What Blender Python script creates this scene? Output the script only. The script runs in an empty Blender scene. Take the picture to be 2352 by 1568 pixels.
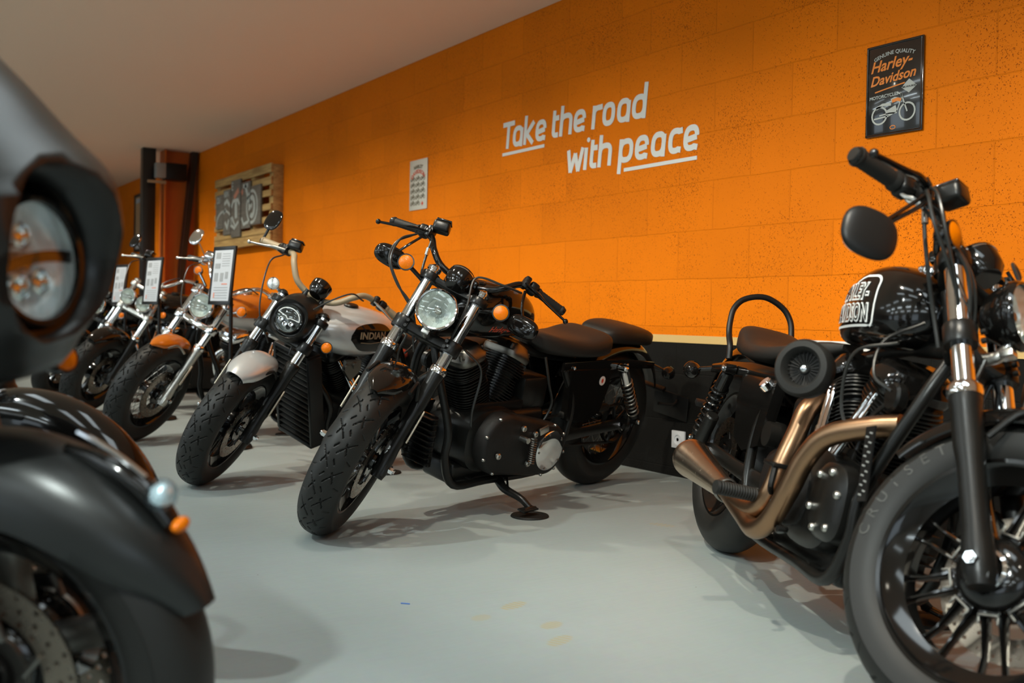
import bpy, bmesh, math, random
from math import sin, cos, pi, radians, sqrt, atan2
from mathutils import Matrix, Vector

random.seed(7)
SC = bpy.context.scene
COL = SC.collection

# ------------------------------------------------------------------ camera, world, lights, exposure
cam_d = bpy.data.cameras.new('camera')
cam_d.sensor_width = 36.0
cam_d.lens = 35.0
cam_d.shift_y = -29.4 / 2352
cam_d.clip_start = 0.05
cam = bpy.data.objects.new('camera', cam_d)
COL.objects.link(cam)
_yaw = atan2(1535.0, 35 / 36 * 2352)
_p, _r = radians(0.8), 0.018
_f0 = Vector((-cos(_yaw), sin(_yaw), 0)); _r0 = Vector((sin(_yaw), cos(_yaw), 0)); _u0 = Vector((0, 0, 1))
_fw = _f0 * cos(_p) - _u0 * sin(_p); _u1 = _u0 * cos(_p) + _f0 * sin(_p)
_up = _u1 * cos(_r) - _r0 * sin(_r); _rt = _r0 * cos(_r) + _u1 * sin(_r)
_m = Matrix((_rt, _up, -_fw)).transposed().to_4x4()
_m.translation = Vector((0, 0, 0.79))
cam.matrix_world = _m
cam_d.dof.use_dof = True
cam_d.dof.focus_distance = 3.6
cam_d.dof.aperture_fstop = 2.8
SC.camera = cam

SC.view_settings.view_transform = 'Standard'
SC.view_settings.look = 'None'
SC.view_settings.gamma = 1.0
SC.view_settings.use_curve_mapping = False
SC.view_settings.exposure = 0.0

WALL_Y, CEIL_Z = 3.445, 2.62
ROOM_X0, ROOM_X1, ROOM_Y0 = -22.0, 5.0, -6.5

world = bpy.data.worlds.new('world')
SC.world = world
world.use_nodes = True
world.node_tree.nodes['Background'].inputs[0].default_value = (0.75, 0.87, 1.0, 1)
world.node_tree.nodes['Background'].inputs[1].default_value = 1.0

def spot(x, y, tx, ty, power, angle=110, blend=0.9, color=(1.0, 0.93, 0.8), r=0.035):
    d = bpy.data.lights.new('track_spot', 'SPOT')
    d.energy = power; d.spot_size = radians(angle); d.spot_blend = blend
    d.color = color; d.shadow_soft_size = r
    o = bpy.data.objects.new('track_spot', d); COL.objects.link(o)
    o.location = (x, y, 2.42)
    o.rotation_euler = (Vector((tx, ty, 0.4)) - o.location).to_track_quat('-Z', 'Y').to_euler()
    return o
def window_light(x, y, z, sx, sz, rot, power, color=(0.72, 0.87, 1.0)):
    d = bpy.data.lights.new('window_daylight', 'AREA')
    d.shape = 'RECTANGLE'; d.size = sx; d.size_y = sz; d.energy = power; d.color = color
    o = bpy.data.objects.new('window_daylight', d); COL.objects.link(o)
    o.location = (x, y, z); o.rotation_euler = rot
    return o
# track along the wall side: washes the wall and the bikes; tracks over the aisle: bikes and floor
for i in range(10):
    spot(0.6 - 1.55 * i, 1.15, 0.6 - 1.55 * i, 2.85, 140, 94, 0.9, (1.0, 0.92, 0.76))
for i in range(6):
    spot(-0.4 - 2.6 * i, -0.7, -0.7 - 2.6 * i, 0.9, (260, 185, 120, 90, 90, 90)[i], 90, 0.95, (0.90, 1.0, 0.97))
def unseen_ceiling_light(x, y, L, power, rot=0.0, wd=0.28):
    d = bpy.data.lights.new('unseen_ceiling_light', 'AREA'); d.shape = 'RECTANGLE'; d.size = L; d.size_y = wd; d.energy = power; d.color = (0.82, 0.95, 1.0)
    o = bpy.data.objects.new('unseen_ceiling_light', d); COL.objects.link(o); o.location = (x, y, 2.56); o.rotation_euler = (0, 0, rot)
for i in range(6):
    unseen_ceiling_light(2.4 - 2.4 * i, -1.0, 1.3, 5)
    unseen_ceiling_light(2.4 - 2.4 * i, -2.7, 1.3, 24); unseen_ceiling_light(2.4 - 2.4 * i, -4.6, 1.3, 24)  # deep rows out of view, added to bounce light up onto the ceiling
for x, y in ((-3.2, 0.1), (-1.5, 0.1), (0.3, 0.2), (-2.1, 1.05)): unseen_ceiling_light(x, y, 1.1, 5)  # unseen panels, added for the chrome forks to mirror
unseen_ceiling_light(-0.75, 1.40, 1.1, 11, 0.0, 0.6)  # wider unseen panel, added to brighten the right-hand bike's fork chrome
# daylight through the shop front behind and beside the camera
for wx in (-13.0, -8.5, -4.0, 0.5):
    window_light(wx, ROOM_Y0 + 0.03, 1.35, 2.6, 1.9, (radians(-90), 0, pi), 24)
window_light(ROOM_X1 - 0.03, -1.2, 1.35, 3.0, 1.9, (radians(90), 0, radians(90)), 34)

# ------------------------------------------------------------------ materials
def _nt(name):
    m = bpy.data.materials.new(name); m.use_nodes = True
    return m, m.node_tree, m.node_tree.nodes['Principled BSDF']
def mat(name, col, rough=0.5, metal=0.0, coat=0.0, trans=0.0, ior=None, emit=0.0, bump=0.0, bscale=200.0, spec=None, aniso=0.0, vary=0.0):
    m, nt, b = _nt(name)
    b.inputs['Base Color'].default_value = (*col, 1)
    b.inputs['Roughness'].default_value = rough
    b.inputs['Metallic'].default_value = metal
    b.inputs['Coat Weight'].default_value = coat
    b.inputs['Coat Roughness'].default_value = 0.04
    b.inputs['Transmission Weight'].default_value = trans
    if ior: b.inputs['IOR'].default_value = ior
    if spec is not None: b.inputs['Specular IOR Level'].default_value = spec
    if emit:
        b.inputs['Emission Color'].default_value = (*col, 1); b.inputs['Emission Strength'].default_value = emit
    if bump or vary:
        tc = nt.nodes.new('ShaderNodeTexCoord'); n = nt.nodes.new('ShaderNodeTexNoise')
        n.inputs['Scale'].default_value = bscale; n.inputs['Detail'].default_value = 4
        nt.links.new(tc.outputs['Object'], n.inputs['Vector'])
        if bump:
            bp = nt.nodes.new('ShaderNodeBump'); bp.inputs['Strength'].default_value = bump; bp.inputs['Distance'].default_value = 0.002
            nt.links.new(n.outputs['Fac'], bp.inputs['Height']); nt.links.new(bp.outputs['Normal'], b.inputs['Normal'])
        if vary:
            mr = nt.nodes.new('ShaderNodeMapRange'); mr.inputs['To Min'].default_value = max(0.02, rough - vary); mr.inputs['To Max'].default_value = rough + vary
            nt.links.new(n.outputs['Fac'], mr.inputs['Value']); nt.links.new(mr.outputs['Result'], b.inputs['Roughness'])
    return m
M = {
 'gloss': mat('gloss_black_paint', (0.005, 0.0045, 0.004), 0.10, 0, 0.15, spec=0.45),
 'black': mat('satin_black_metal', (0.008, 0.0075, 0.0065), 0.30, 0.0, 0.0, spec=0.32, bump=0.1, bscale=400),
 'crinkle': mat('wrinkle_black_metal', (0.008, 0.0072, 0.0064), 0.42, 0.0, spec=0.3, bump=0.5, bscale=900),
 'matte': mat('matte_charcoal_paint', (0.020, 0.021, 0.020), 0.32, 0.45, 0.0, bump=0.03, bscale=1500),
 'plastic': mat('black_plastic', (0.008, 0.0075, 0.007), 0.40, spec=0.3),
 'chrome': mat('chrome', (0.82, 0.83, 0.84), 0.07, 1.0),
 'alu': mat('cast_aluminium', (0.55, 0.54, 0.50), 0.32, 1.0, bump=0.15, bscale=600),
 'greymetal': mat('grey_metal', (0.20, 0.19, 0.17), 0.38, 1.0, bump=0.1, bscale=600),
 'disc': mat('brake_steel', (0.30, 0.25, 0.20), 0.28, 1.0, vary=0.06, bscale=60),
 'bronze': mat('heated_steel_pipe', (0.31, 0.185, 0.105), 0.33, 1.0, vary=0.08, bscale=25),
 'muffler': mat('brushed_steel_muffler', (0.58, 0.46, 0.35), 0.25, 1.0, vary=0.06, bscale=60),
 'rubber': mat('tyre_rubber', (0.011, 0.0105, 0.009), 0.50, spec=0.35, bump=0.15, bscale=500),
 'grip': mat('grip_rubber', (0.010, 0.0095, 0.008), 0.58, spec=0.3, bump=0.2, bscale=900),
 'leather': mat('black_seat_vinyl', (0.014, 0.012, 0.010), 0.46, spec=0.35, bump=0.35, bscale=700),
 'tan': mat('tan_powder_coat', (0.30, 0.23, 0.14), 0.45),
 'silver': mat('silver_paint', (0.58, 0.59, 0.58), 0.28, 0.40, 0.8),
 'orange': mat('orange_paint', (0.62, 0.16, 0.008), 0.25, 0.15, 1.0),
 'amber': mat('amber_lens', (0.66, 0.15, 0.0005), 0.15, 0.0, 0.0, bump=0.6, bscale=220, spec=0.25),
 'glass': mat('clear_glass', (0.97, 0.98, 0.97), 0.02, 0.0, trans=1.0, ior=1.45),
 'reflect': mat('headlamp_reflector', (0.80, 0.84, 0.82), 0.25, 0.50, bump=0.5, bscale=45),
 'white': mat('white_decal', (0.72, 0.74, 0.72), 0.5),
 'red': mat('red_decal', (0.55, 0.06, 0.02), 0.45),
 'grey': mat('grey_decal', (0.28, 0.28, 0.26), 0.5),
 'gold': mat('pale_gold_decal', (0.42, 0.32, 0.20), 0.4, 0.4),
 'faint': mat('embossed_rubber', (0.045, 0.044, 0.038), 0.5),
 'cable': mat('cable_sheath', (0.02, 0.02, 0.018), 0.3),
 'reflector': mat('pale_reflector', (0.62, 0.55, 0.42), 0.18, 0.0, 1.0),
 'paper': mat('white_paper', (0.46, 0.48, 0.51), 0.6),
 'ink': mat('grey_print', (0.28, 0.29, 0.30), 0.7),
 'frame': mat('black_frame', (0.012, 0.012, 0.012), 0.35),
}

def thin_glass(name, tint, gloss=0.05, rough=0.02, bump=0.0):
    m, nt, b = _nt(name); N = nt.nodes; L = nt.links.new
    tr = N.new('ShaderNodeBsdfTransparent'); tr.inputs[0].default_value = (*tint, 1)
    gl = N.new('ShaderNodeBsdfGlossy'); gl.inputs['Roughness'].default_value = rough
    lw = N.new('ShaderNodeLayerWeight'); lw.inputs[0].default_value = 0.12
    ad = N.new('ShaderNodeMath'); ad.operation = 'MULTIPLY_ADD'; ad.inputs[1].default_value = 0.35; ad.inputs[2].default_value = gloss; ad.use_clamp = True
    L(lw.outputs['Fresnel'], ad.inputs[0]); mx = N.new('ShaderNodeMixShader'); L(ad.outputs[0], mx.inputs[0]); L(tr.outputs[0], mx.inputs[1]); L(gl.outputs[0], mx.inputs[2])
    if bump:
        tc = N.new('ShaderNodeTexCoord'); v = N.new('ShaderNodeTexVoronoi'); v.inputs['Scale'].default_value = 150; L(tc.outputs['Object'], v.inputs['Vector'])
        bp = N.new('ShaderNodeBump'); bp.inputs['Strength'].default_value = bump; bp.inputs['Distance'].default_value = 0.003; L(v.outputs['Distance'], bp.inputs['Height']); L(bp.outputs[0], gl.inputs['Normal'])
    N.remove(b); L(mx.outputs[0], N['Material Output'].inputs['Surface']); return m
M['glass'] = thin_glass('clear_glass_lens', (0.96, 0.98, 0.97), 0.04)

M['pale_reflect'] = mat('pale_headlamp_reflector', (0.84, 0.90, 0.94), 0.2, 0.2, bump=1.0, bscale=28)

# ------------------------------------------------------------------ geometry collector
I4 = Matrix.Identity(4)
def V(*a): return Vector(a)
def spline(pts, n=8):
    P = [Vector(p) for p in pts]
    if len(P) < 3: return P
    Q = [P[0] * 2 - P[1]] + P + [P[-1] * 2 - P[-2]]
    out = []
    for i in range(1, len(Q) - 2):
        for k in range(n):
            t = k / n
            a, b, c, d = Q[i - 1], Q[i], Q[i + 1], Q[i + 2]
            out.append(0.5 * ((2 * b) + (c - a) * t + (2 * a - 5 * b + 4 * c - d) * t * t + (3 * b - a - 3 * c + d) * t ** 3))
    out.append(P[-1])
    return out
def interp(xs, ys, x):
    if x <= xs[0]: return ys[0]
    for i in range(len(xs) - 1):
        if x <= xs[i + 1]:
            t = (x - xs[i]) / (xs[i + 1] - xs[i]); return ys[i] + (ys[i + 1] - ys[i]) * t
    return ys[-1]
def sm(xs, ys, x):
    """smooth interpolation (Catmull-Rom on values)"""
    n = len(xs)
    if x <= xs[0]: return ys[0]
    if x >= xs[-1]: return ys[-1]
    i = 0
    while x > xs[i + 1]: i += 1
    h = xs[i + 1] - xs[i]; t = (x - xs[i]) / h
    m0 = (ys[i + 1] - ys[max(i - 1, 0)]) / (xs[i + 1] - xs[max(i - 1, 0)]) * h
    m1 = (ys[min(i + 2, n - 1)] - ys[i]) / (xs[min(i + 2, n - 1)] - xs[i]) * h
    return (2 * t**3 - 3 * t * t + 1) * ys[i] + (t**3 - 2 * t * t + t) * m0 + (-2 * t**3 + 3 * t * t) * ys[i + 1] + (t**3 - t * t) * m1
def frame_of(axis):
    a = Vector(axis).normalized()
    h = Vector((0, 0, 1)) if abs(a.z) < 0.9 else Vector((1, 0, 0))
    u = h.cross(a).normalized(); return u, a.cross(u), a

class G:
    def __init__(s, T=None): s.v = []; s.f = []; s.T = T or I4
    def add(s, vs, fs):
        b = len(s.v); T = s.T
        s.v += [tuple(T @ Vector(v)) for v in vs]
        s.f += [tuple(i + b for i in f) for f in fs]
        return s
    def loft(s, rings, caps=(True, True), closed=False):
        n = len(rings[0]); vs = [p for r in rings for p in r]; fs = []
        m = len(rings)
        for i in range(m if closed else m - 1):
            a, b = i * n, ((i + 1) % m) * n
            for j in range(n):
                k = (j + 1) % n
                fs.append((a + j, a + k, b + k, b + j))
        if not closed:
            if caps[0]: fs.append(tuple(range(n))[::-1])
            if caps[1]: fs.append(tuple(range((m - 1) * n, m * n)))
        return s.add(vs, fs)
    def tube(s, pts, r, n=12, smooth=0, caps=(True, True), flat=1.0, closed=False):
        rr = r if isinstance(r, (list, tuple)) else None
        if smooth:
            m0 = len(pts); P = spline(pts, smooth)
            if rr: rr = [interp(list(range(m0)), rr, i / smooth) for i in range(len(P))]
        else: P = [Vector(p) for p in pts]
        rings = []; u = None; N = len(P)
        for i, p in enumerate(P):
            if closed: t = P[(i + 1) % N] - P[i - 1]
            else: t = (P[min(i + 1, N - 1)] - P[max(i - 1, 0)])
            t.normalize()
            if u is None: u, w, _ = frame_of(t)
            else:
                u = (u - t * u.dot(t)).normalized()
            w = t.cross(u)
            q = rr[i] if rr else r
            rings.append([p + (u * cos(2 * pi * k / n) + w * sin(2 * pi * k / n) * flat) * q for k in range(n)])
        return s.loft(rings, caps, closed)
    def lathe(s, prof, o=(0, 0, 0), axis=(0, 1, 0), n=40, closed=False, a0=0.0, a1=2 * pi, caps=True):
        """prof: list of (radius, height along axis)"""
        u, w, a = frame_of(axis); o = Vector(o); full = abs(a1 - a0 - 2 * pi) < 1e-6
        rings = []
        for (r, h) in prof:
            rings.append([o + a * h + (u * cos(a0 + (a1 - a0) * k / (n if full else n - 1)) + w * sin(a0 + (a1 - a0) * k / (n if full else n - 1))) * max(r, 1e-4) for k in range(n)])
        return s.loft(rings, (caps and prof[0][0] < 0.9e9, caps), closed)
    def cyl(s, a, b, r, n=20, r2=None, ch=0.0):
        a = Vector(a); b = Vector(b); L = (b - a).length; r2 = r if r2 is None else r2
        if ch: pr = [(r - ch, 0), (r, ch), (r2, L - ch), (r2 - ch, L)]
        else: pr = [(r, 0), (r2, L)]
        return s.lathe(pr, a, b - a, n)
    def box(s, c, size, R=None, bev=0.0, seg=2):
        bm = bmesh.new(); bmesh.ops.create_cube(bm, size=1)
        bmesh.ops.scale(bm, vec=size, verts=bm.verts)
        if bev: bmesh.ops.bevel(bm, geom=bm.edges[:], offset=bev, segments=seg, affect='EDGES', profile=0.5)
        T = Matrix.Translation(Vector(c)) @ (R.to_4x4() if R else I4)
        bm.verts.index_update()
        vs = [T @ v.co for v in bm.verts]; fs = [tuple(v.index for v in f.verts) for f in bm.faces]
        bm.free(); return s.add(vs, fs)
    def ell(s, c, rad, R=None, nu=24, nv=14, e=1.0):
        c = Vector(c); rings = []
        for i in range(nv + 1):
            t = -pi / 2 + pi * i / nv; rg = []
            for k in range(nu):
                a = 2 * pi * k / nu
                f = lambda q: math.copysign(abs(q) ** e, q)
                p = Vector((rad[0] * max(cos(t), 1e-4) ** e * f(cos(a)), rad[1] * max(cos(t), 1e-4) ** e * f(sin(a)), rad[2] * f(sin(t))))
                rg.append(c + (R @ p if R else p))
            rings.append(rg)
        return s.loft(rings)
    def plate(s, poly, d, o=(0, 0, 0), x=(1, 0, 0), y=(0, 0, 1)):
        """extrude a 2-D polygon (in plane x,y at o) by vector d, centred"""
        o = Vector(o); x = Vector(x); y = Vector(y); d = Vector(d)
        A = [o + x * a + y * b - d * 0.5 for a, b in poly]; B = [p + d for p in A]; n = len(A)
        fs = [tuple(range(n))[::-1], tuple(range(n, 2 * n))] + [(i, (i + 1) % n, n + (i + 1) % n, n + i) for i in range(n)]
        return s.add(A + B, fs)
    def ribbon(s, pts, w, d, fn, cap=0):
        """flat stroke of width w following 2-D pts; fn maps (a,b,c)->3-D; thickness d"""
        P = [Vector((p[0], p[1])) for p in pts]; L = []; Rr = []; N = len(P); cl = (P[0] - P[-1]).length < 1e-6
        if cl: P = P[:-1]; N -= 1
        for i in range(N):
            if cl: t0 = (P[i] - P[i - 1]).normalized(); t1 = (P[(i + 1) % N] - P[i]).normalized()
            else:
                t0 = (P[i] - P[max(i - 1, 0)]) if i else (P[1] - P[0]); t1 = (P[min(i + 1, N - 1)] - P[i]) if i < N - 1 else t0
                t0 = t0.normalized(); t1 = t1.normalized()
            t = (t0 + t1).normalized(); nrm = Vector((-t.y, t.x)); k = 1 / max(0.5, nrm.dot(Vector((-t1.y, t1.x))))
            L.append(P[i] + nrm * w / 2 * k); Rr.append(P[i] - nrm * w / 2 * k)
        vs = []
        for z in (0, d): vs += [fn(p.x, p.y, z) for p in L] + [fn(p.x, p.y, z) for p in Rr]
        fs = []; M2 = 2 * N
        for i in range(N if cl else N - 1):
            j = (i + 1) % N
            fs += [(i, j, N + j, N + i)[::-1], (M2 + i, M2 + j, M2 + N + j, M2 + N + i), (i, j, M2 + j, M2 + i), (N + i, N + j, M2 + N + j, M2 + N + i)[::-1]]
        if not cl: fs += [(0, N, M2 + N, M2), (N - 1, M2 + N - 1, M2 + 2 * N - 1, 2 * N - 1)]
        return s.add(vs, fs)

def obj(name, g, m, parent=None, angle=38, label=None):
    me = bpy.data.meshes.new(name); me.from_pydata(g.v, [], g.f)
    bm = bmesh.new(); bm.from_mesh(me)
    bmesh.ops.remove_doubles(bm, verts=bm.verts, dist=1e-5)
    bmesh.ops.recalc_face_normals(bm, faces=bm.faces)
    ca = radians(angle)
    for f in bm.faces: f.smooth = True
    for e in bm.edges:
        if len(e.link_faces) == 2 and e.calc_face_angle(0) > ca: e.smooth = False
    bm.to_mesh(me); bm.free()
    me.materials.append(m if not isinstance(m, str) else M[m])
    o = bpy.data.objects.new(name, me); COL.objects.link(o)
    if parent is not None: o.parent = parent
    if label: o['label'] = label
    return o
def tag(o, label=None, cat=None, group=None, kind=None):
    if label: o['label'] = label
    if cat: o['category'] = cat
    if group: o['group'] = group
    if kind: o['kind'] = kind
    return o
def empty(name, loc=(0, 0, 0), mw=None):
    o = bpy.data.objects.new(name, None); COL.objects.link(o); o.empty_display_size = 0.1
    if mw is not None: o.matrix_world = mw
    else: o.location = loc
    return o
_fc = {}
def text_geo(string, size=1.0, shear=0.0, extrude=0.0, offset=0.0, spacing=1.0, align='LEFT'):
    key = (string, size, shear, extrude, offset, spacing, align)
    if key in _fc: return _fc[key]
    c = bpy.data.curves.new('lettering', 'FONT'); c.body = string; c.size = size; c.shear = shear
    c.extrude = extrude; c.offset = offset; c.space_character = spacing; c.align_x = align; c.resolution_u = 3
    o = bpy.data.objects.new('lettering', c); COL.objects.link(o)
    dg = bpy.context.evaluated_depsgraph_get()
    me = bpy.data.meshes.new_from_object(o.evaluated_get(dg))
    vs = [v.co.copy() for v in me.vertices]; fs = [tuple(p.vertices) for p in me.polygons]
    bpy.data.objects.remove(o); bpy.data.curves.remove(c); bpy.data.meshes.remove(me)
    _fc[key] = (vs, fs); return vs, fs
def text_on(g, string, size, fn, **kw):
    vs, fs = text_geo(string, size, **kw)
    g.add([fn(v.x, v.y, v.z) for v in vs], fs); return g
# ------------------------------------------------------------------ room materials
def nodes_of(name):
    m, nt, b = _nt(name); N = nt.nodes; L = nt.links
    def n(t, **kw):
        x = N.new(t)
        for k, v in kw.items():
            if k in x.inputs: x.inputs[k].default_value = v
            else: setattr(x, k, v)
        return x
    return m, b, n, L.new
def wall_material(name, colour, speck=True):
    m, b, n, ln = nodes_of(name)
    tc = n('ShaderNodeTexCoord'); sp = n('ShaderNodeSeparateXYZ'); cb = n('ShaderNodeCombineXYZ')
    ln(tc.outputs['Object'], sp.inputs[0])
    ad = n('ShaderNodeMath', operation='ADD'); ln(sp.outputs['Z'], ad.inputs[0]); ad.inputs[1].default_value = -0.05
    ax = n('ShaderNodeMath', operation='ADD'); ln(sp.outputs['X'], ax.inputs[0]); ax.inputs[1].default_value = 0.16 + 30 * 0.467
    wob = n('ShaderNodeTexNoise', Scale=6.0, Detail=3.0); ln(tc.outputs['Object'], wob.inputs['Vector'])
    wm = n('ShaderNodeMath', operation='MULTIPLY_ADD'); ln(wob.outputs['Fac'], wm.inputs[0]); wm.inputs[1].default_value = 0.012; ln(ad.outputs[0], wm.inputs[2])
    ln(ax.outputs[0], cb.inputs['X']); ln(wm.outputs[0], cb.inputs['Y'])
    br = n('ShaderNodeTexBrick', offset=0.5, squash=1.0)
    br.inputs['Scale'].default_value = 1.0; br.inputs['Brick Width'].default_value = 0.467; br.inputs['Row Height'].default_value = 0.234
    br.inputs['Mortar Size'].default_value = 0.0035; br.inputs['Mortar Smooth'].default_value = 0.6
    br.inputs['Color1'].default_value = (1, 1, 1, 1); br.inputs['Color2'].default_value = (0.90, 0.90, 0.90, 1); br.inputs['Mortar'].default_value = (0.86, 0.86, 0.86, 1)
    ln(cb.outputs[0], br.inputs['Vector'])
    big = n('ShaderNodeTexNoise', Scale=1.3, Detail=3.0); ln(tc.outputs['Object'], big.inputs['Vector'])
    fine = n('ShaderNodeTexNoise', Scale=170.0, Detail=3.0, Roughness=0.6); ln(tc.outputs['Object'], fine.inputs['Vector'])
    dens = n('ShaderNodeTexNoise', Scale=2.3, Detail=2.0); ln(tc.outputs['Object'], dens.inputs['Vector'])
    # open pores of the block: small dark pits, thicker in some blocks
    th = n('ShaderNodeMath', operation='MULTIPLY_ADD'); ln(dens.outputs['Fac'], th.inputs[0]); th.inputs[1].default_value = 0.24; th.inputs[2].default_value = 0.225
    df = n('ShaderNodeMath', operation='SUBTRACT'); ln(fine.outputs['Fac'], df.inputs[0]); ln(th.outputs[0], df.inputs[1])
    pit = n('ShaderNodeMapRange'); pit.inputs['From Min'].default_value = -0.015; pit.inputs['From Max'].default_value = 0.03
    ln(df.outputs[0], pit.inputs['Value'])
    tone = n('ShaderNodeMapRange'); tone.inputs['From Min'].default_value = 0.3; tone.inputs['From Max'].default_value = 0.7
    tone.inputs['To Min'].default_value = 0.92; tone.inputs['To Max'].default_value = 1.04
    ln(big.outputs['Fac'], tone.inputs['Value'])
    base = n('ShaderNodeRGB'); base.outputs[0].default_value = (*colour, 1)
    mx = n('ShaderNodeMix', data_type='RGBA', blend_type='MULTIPLY'); mx.inputs[0].default_value = 1
    ln(base.outputs[0], mx.inputs[6]); ln(br.outputs['Color'], mx.inputs[7])
    m2 = n('ShaderNodeMix', data_type='RGBA', blend_type='MULTIPLY'); m2.inputs[0].default_value = 1
    ln(mx.outputs[2], m2.inputs[6]); ln(tone.outputs['Result'], m2.inputs[7])
    m3 = n('ShaderNodeMix', data_type='RGBA', blend_type='MIX')
    ln(pit.outputs['Result'], m3.inputs[0]); m3.inputs[6].default_value = (colour[0] * 0.36, colour[1] * 0.28, colour[2] * 0.5, 1) if speck else (*colour, 1)
    ln(m2.outputs[2], m3.inputs[7]); ln(m3.outputs[2], b.inputs['Base Color'])
    h = n('ShaderNodeMath', operation='MULTIPLY_ADD'); ln(pit.outputs['Result'], h.inputs[0]); h.inputs[1].default_value = 0.5
    mort = n('ShaderNodeMath', operation='MULTIPLY_ADD'); ln(br.outputs['Fac'], mort.inputs[0]); mort.inputs[1].default_value = -0.9
    md = n('ShaderNodeTexNoise', Scale=28.0, Detail=5.0); ln(tc.outputs['Object'], md.inputs['Vector'])
    ln(md.outputs['Fac'], mort.inputs[2]); ln(mort.outputs[0], h.inputs[2])
    bp = n('ShaderNodeBump', Strength=0.55, Distance=0.004); ln(h.outputs[0], bp.inputs['Height']); ln(bp.outputs['Normal'], b.inputs['Normal'])
    b.inputs['Roughness'].default_value = 0.62
    b.inputs['Specular IOR Level'].default_value = 0.12
    return m
def floor_material():
    m, b, n, ln = nodes_of('painted_concrete_floor')
    tc = n('ShaderNodeTexCoord')
    n1 = n('ShaderNodeTexNoise', Scale=1.1, Detail=4.0); ln(tc.outputs['Object'], n1.inputs['Vector'])
    n2 = n('ShaderNodeTexNoise', Scale=40.0, Detail=5.0); ln(tc.outputs['Object'], n2.inputs['Vector'])
    cr = n('ShaderNodeValToRGB'); cr.color_ramp.elements[0].position = 0.3; cr.color_ramp.elements[1].position = 0.72
    cr.color_ramp.elements[0].color = (0.275, 0.31, 0.30, 1); cr.color_ramp.elements[1].color = (0.335, 0.38, 0.372, 1)
    ln(n1.outputs['Fac'], cr.inputs[0])
    mx = n('ShaderNodeMix', data_type='RGBA', blend_type='MULTIPLY'); mx.inputs[0].default_value = 0.12
    ln(cr.outputs[0], mx.inputs[6]); ln(n2.outputs['Color'], mx.inputs[7]); last = mx.outputs[2]
    # dusty shoe prints
    for (x, y, a, bb, rot, k) in PRINTS:
        mp = n('ShaderNodeMapping', vector_type='TEXTURE'); mp.inputs['Location'].default_value = (x, y, 0); mp.inputs['Rotation'].default_value = (0, 0, rot); mp.inputs['Scale'].default_value = (a, bb, 1)
        ln(tc.outputs['Object'], mp.inputs['Vector'])
        le = n('ShaderNodeVectorMath', operation='LENGTH'); ln(mp.outputs[0], le.inputs[0])
        mr = n('ShaderNodeMapRange'); mr.inputs['From Min'].default_value = 0.75; mr.inputs['From Max'].default_value = 1.0; mr.inputs['To Min'].default_value = k; mr.inputs['To Max'].default_value = 0
        ln(le.outputs['Value'], mr.inputs['Value'])
        wv = n('ShaderNodeTexWave'); wv.inputs['Scale'].default_value = 1.1; ln(mp.outputs[0], wv.inputs['Vector'])
        mu = n('ShaderNodeMath', operation='MULTIPLY'); ln(mr.outputs['Result'], mu.inputs[0]); ln(wv.outputs['Fac'], mu.inputs[1])
        mm = n('ShaderNodeMix', data_type='RGBA'); ln(mu.outputs[0], mm.inputs[0]); ln(last, mm.inputs[6]); mm.inputs[7].default_value = (0.36, 0.30, 0.16, 1); last = mm.outputs[2]
    # dark grit
    vo = n('ShaderNodeTexVoronoi', Scale=7.0); ln(tc.outputs['Object'], vo.inputs['Vector'])
    gr = n('ShaderNodeMath', operation='LESS_THAN'); ln(vo.outputs['Distance'], gr.inputs[0]); gr.inputs[1].default_value = 0.018
    mg = n('ShaderNodeMix', data_type='RGBA'); ln(gr.outputs[0], mg.inputs[0]); ln(last, mg.inputs[6]); mg.inputs[7].default_value = (0.10, 0.09, 0.07, 1)
    ln(mg.outputs[2], b.inputs['Base Color'])
    # brushed scratches
    mp = n('ShaderNodeMapping'); mp.inputs['Scale'].default_value = (60, 3, 1); mp.inputs['Rotation'].default_value = (0, 0, 0.9); ln(tc.outputs['Object'], mp.inputs['Vector'])
    ns = n('ShaderNodeTexNoise', Scale=2.0, Detail=5.0); ln(mp.outputs[0], ns.inputs['Vector'])
    rr = n('ShaderNodeMapRange'); rr.inputs['To Min'].default_value = 0.36; rr.inputs['To Max'].default_value = 0.56
    ln(ns.outputs['Fac'], rr.inputs['Value']); ln(rr.outputs['Result'], b.inputs['Roughness'])
    bp = n('ShaderNodeBump', Strength=0.12, Distance=0.002); ln(n2.outputs['Fac'], bp.inputs['Height']); ln(bp.outputs['Normal'], b.inputs['Normal'])
    return m
def wood_material(name, c0, c1):
    m, b, n, ln = nodes_of(name)
    tc = n('ShaderNodeTexCoord'); mp = n('ShaderNodeMapping'); mp.inputs['Scale'].default_value = (3, 14, 40); ln(tc.outputs['Object'], mp.inputs['Vector'])
    ns = n('ShaderNodeTexNoise', Scale=1.0, Detail=6.0, Distortion=0.6); ln(mp.outputs[0], ns.inputs['Vector'])
    cr = n('ShaderNodeValToRGB'); cr.color_ramp.elements[0].position = 0.32; cr.color_ramp.elements[1].position = 0.7
    cr.color_ramp.elements[0].color = (*c0, 1); cr.color_ramp.elements[1].color = (*c1, 1)
    ln(ns.outputs['Fac'], cr.inputs[0]); ln(cr.outputs[0], b.inputs['Base Color']); b.inputs['Roughness'].default_value = 0.65
    return m
PRINTS = [(-2.229, 1.518, 0.055, 0.026, 1.9, 1.0), (-2.182, 1.384, 0.035, 0.025, 1.9, 0.8), (-2.038, 1.506, 0.042, 0.026, 1.9, 1.0), (-1.93, 1.452, 0.055, 0.026, 2.0, 0.9), (-2.816, 2.594, 0.06, 0.03, 0.4, 0.6)]
M['orange_wall'] = wall_material('orange_block_wall', (0.80, 0.195, 0.0016))
M['black_wall'] = wall_material('black_block_wall', (0.008, 0.0075, 0.0065), False)
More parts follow.
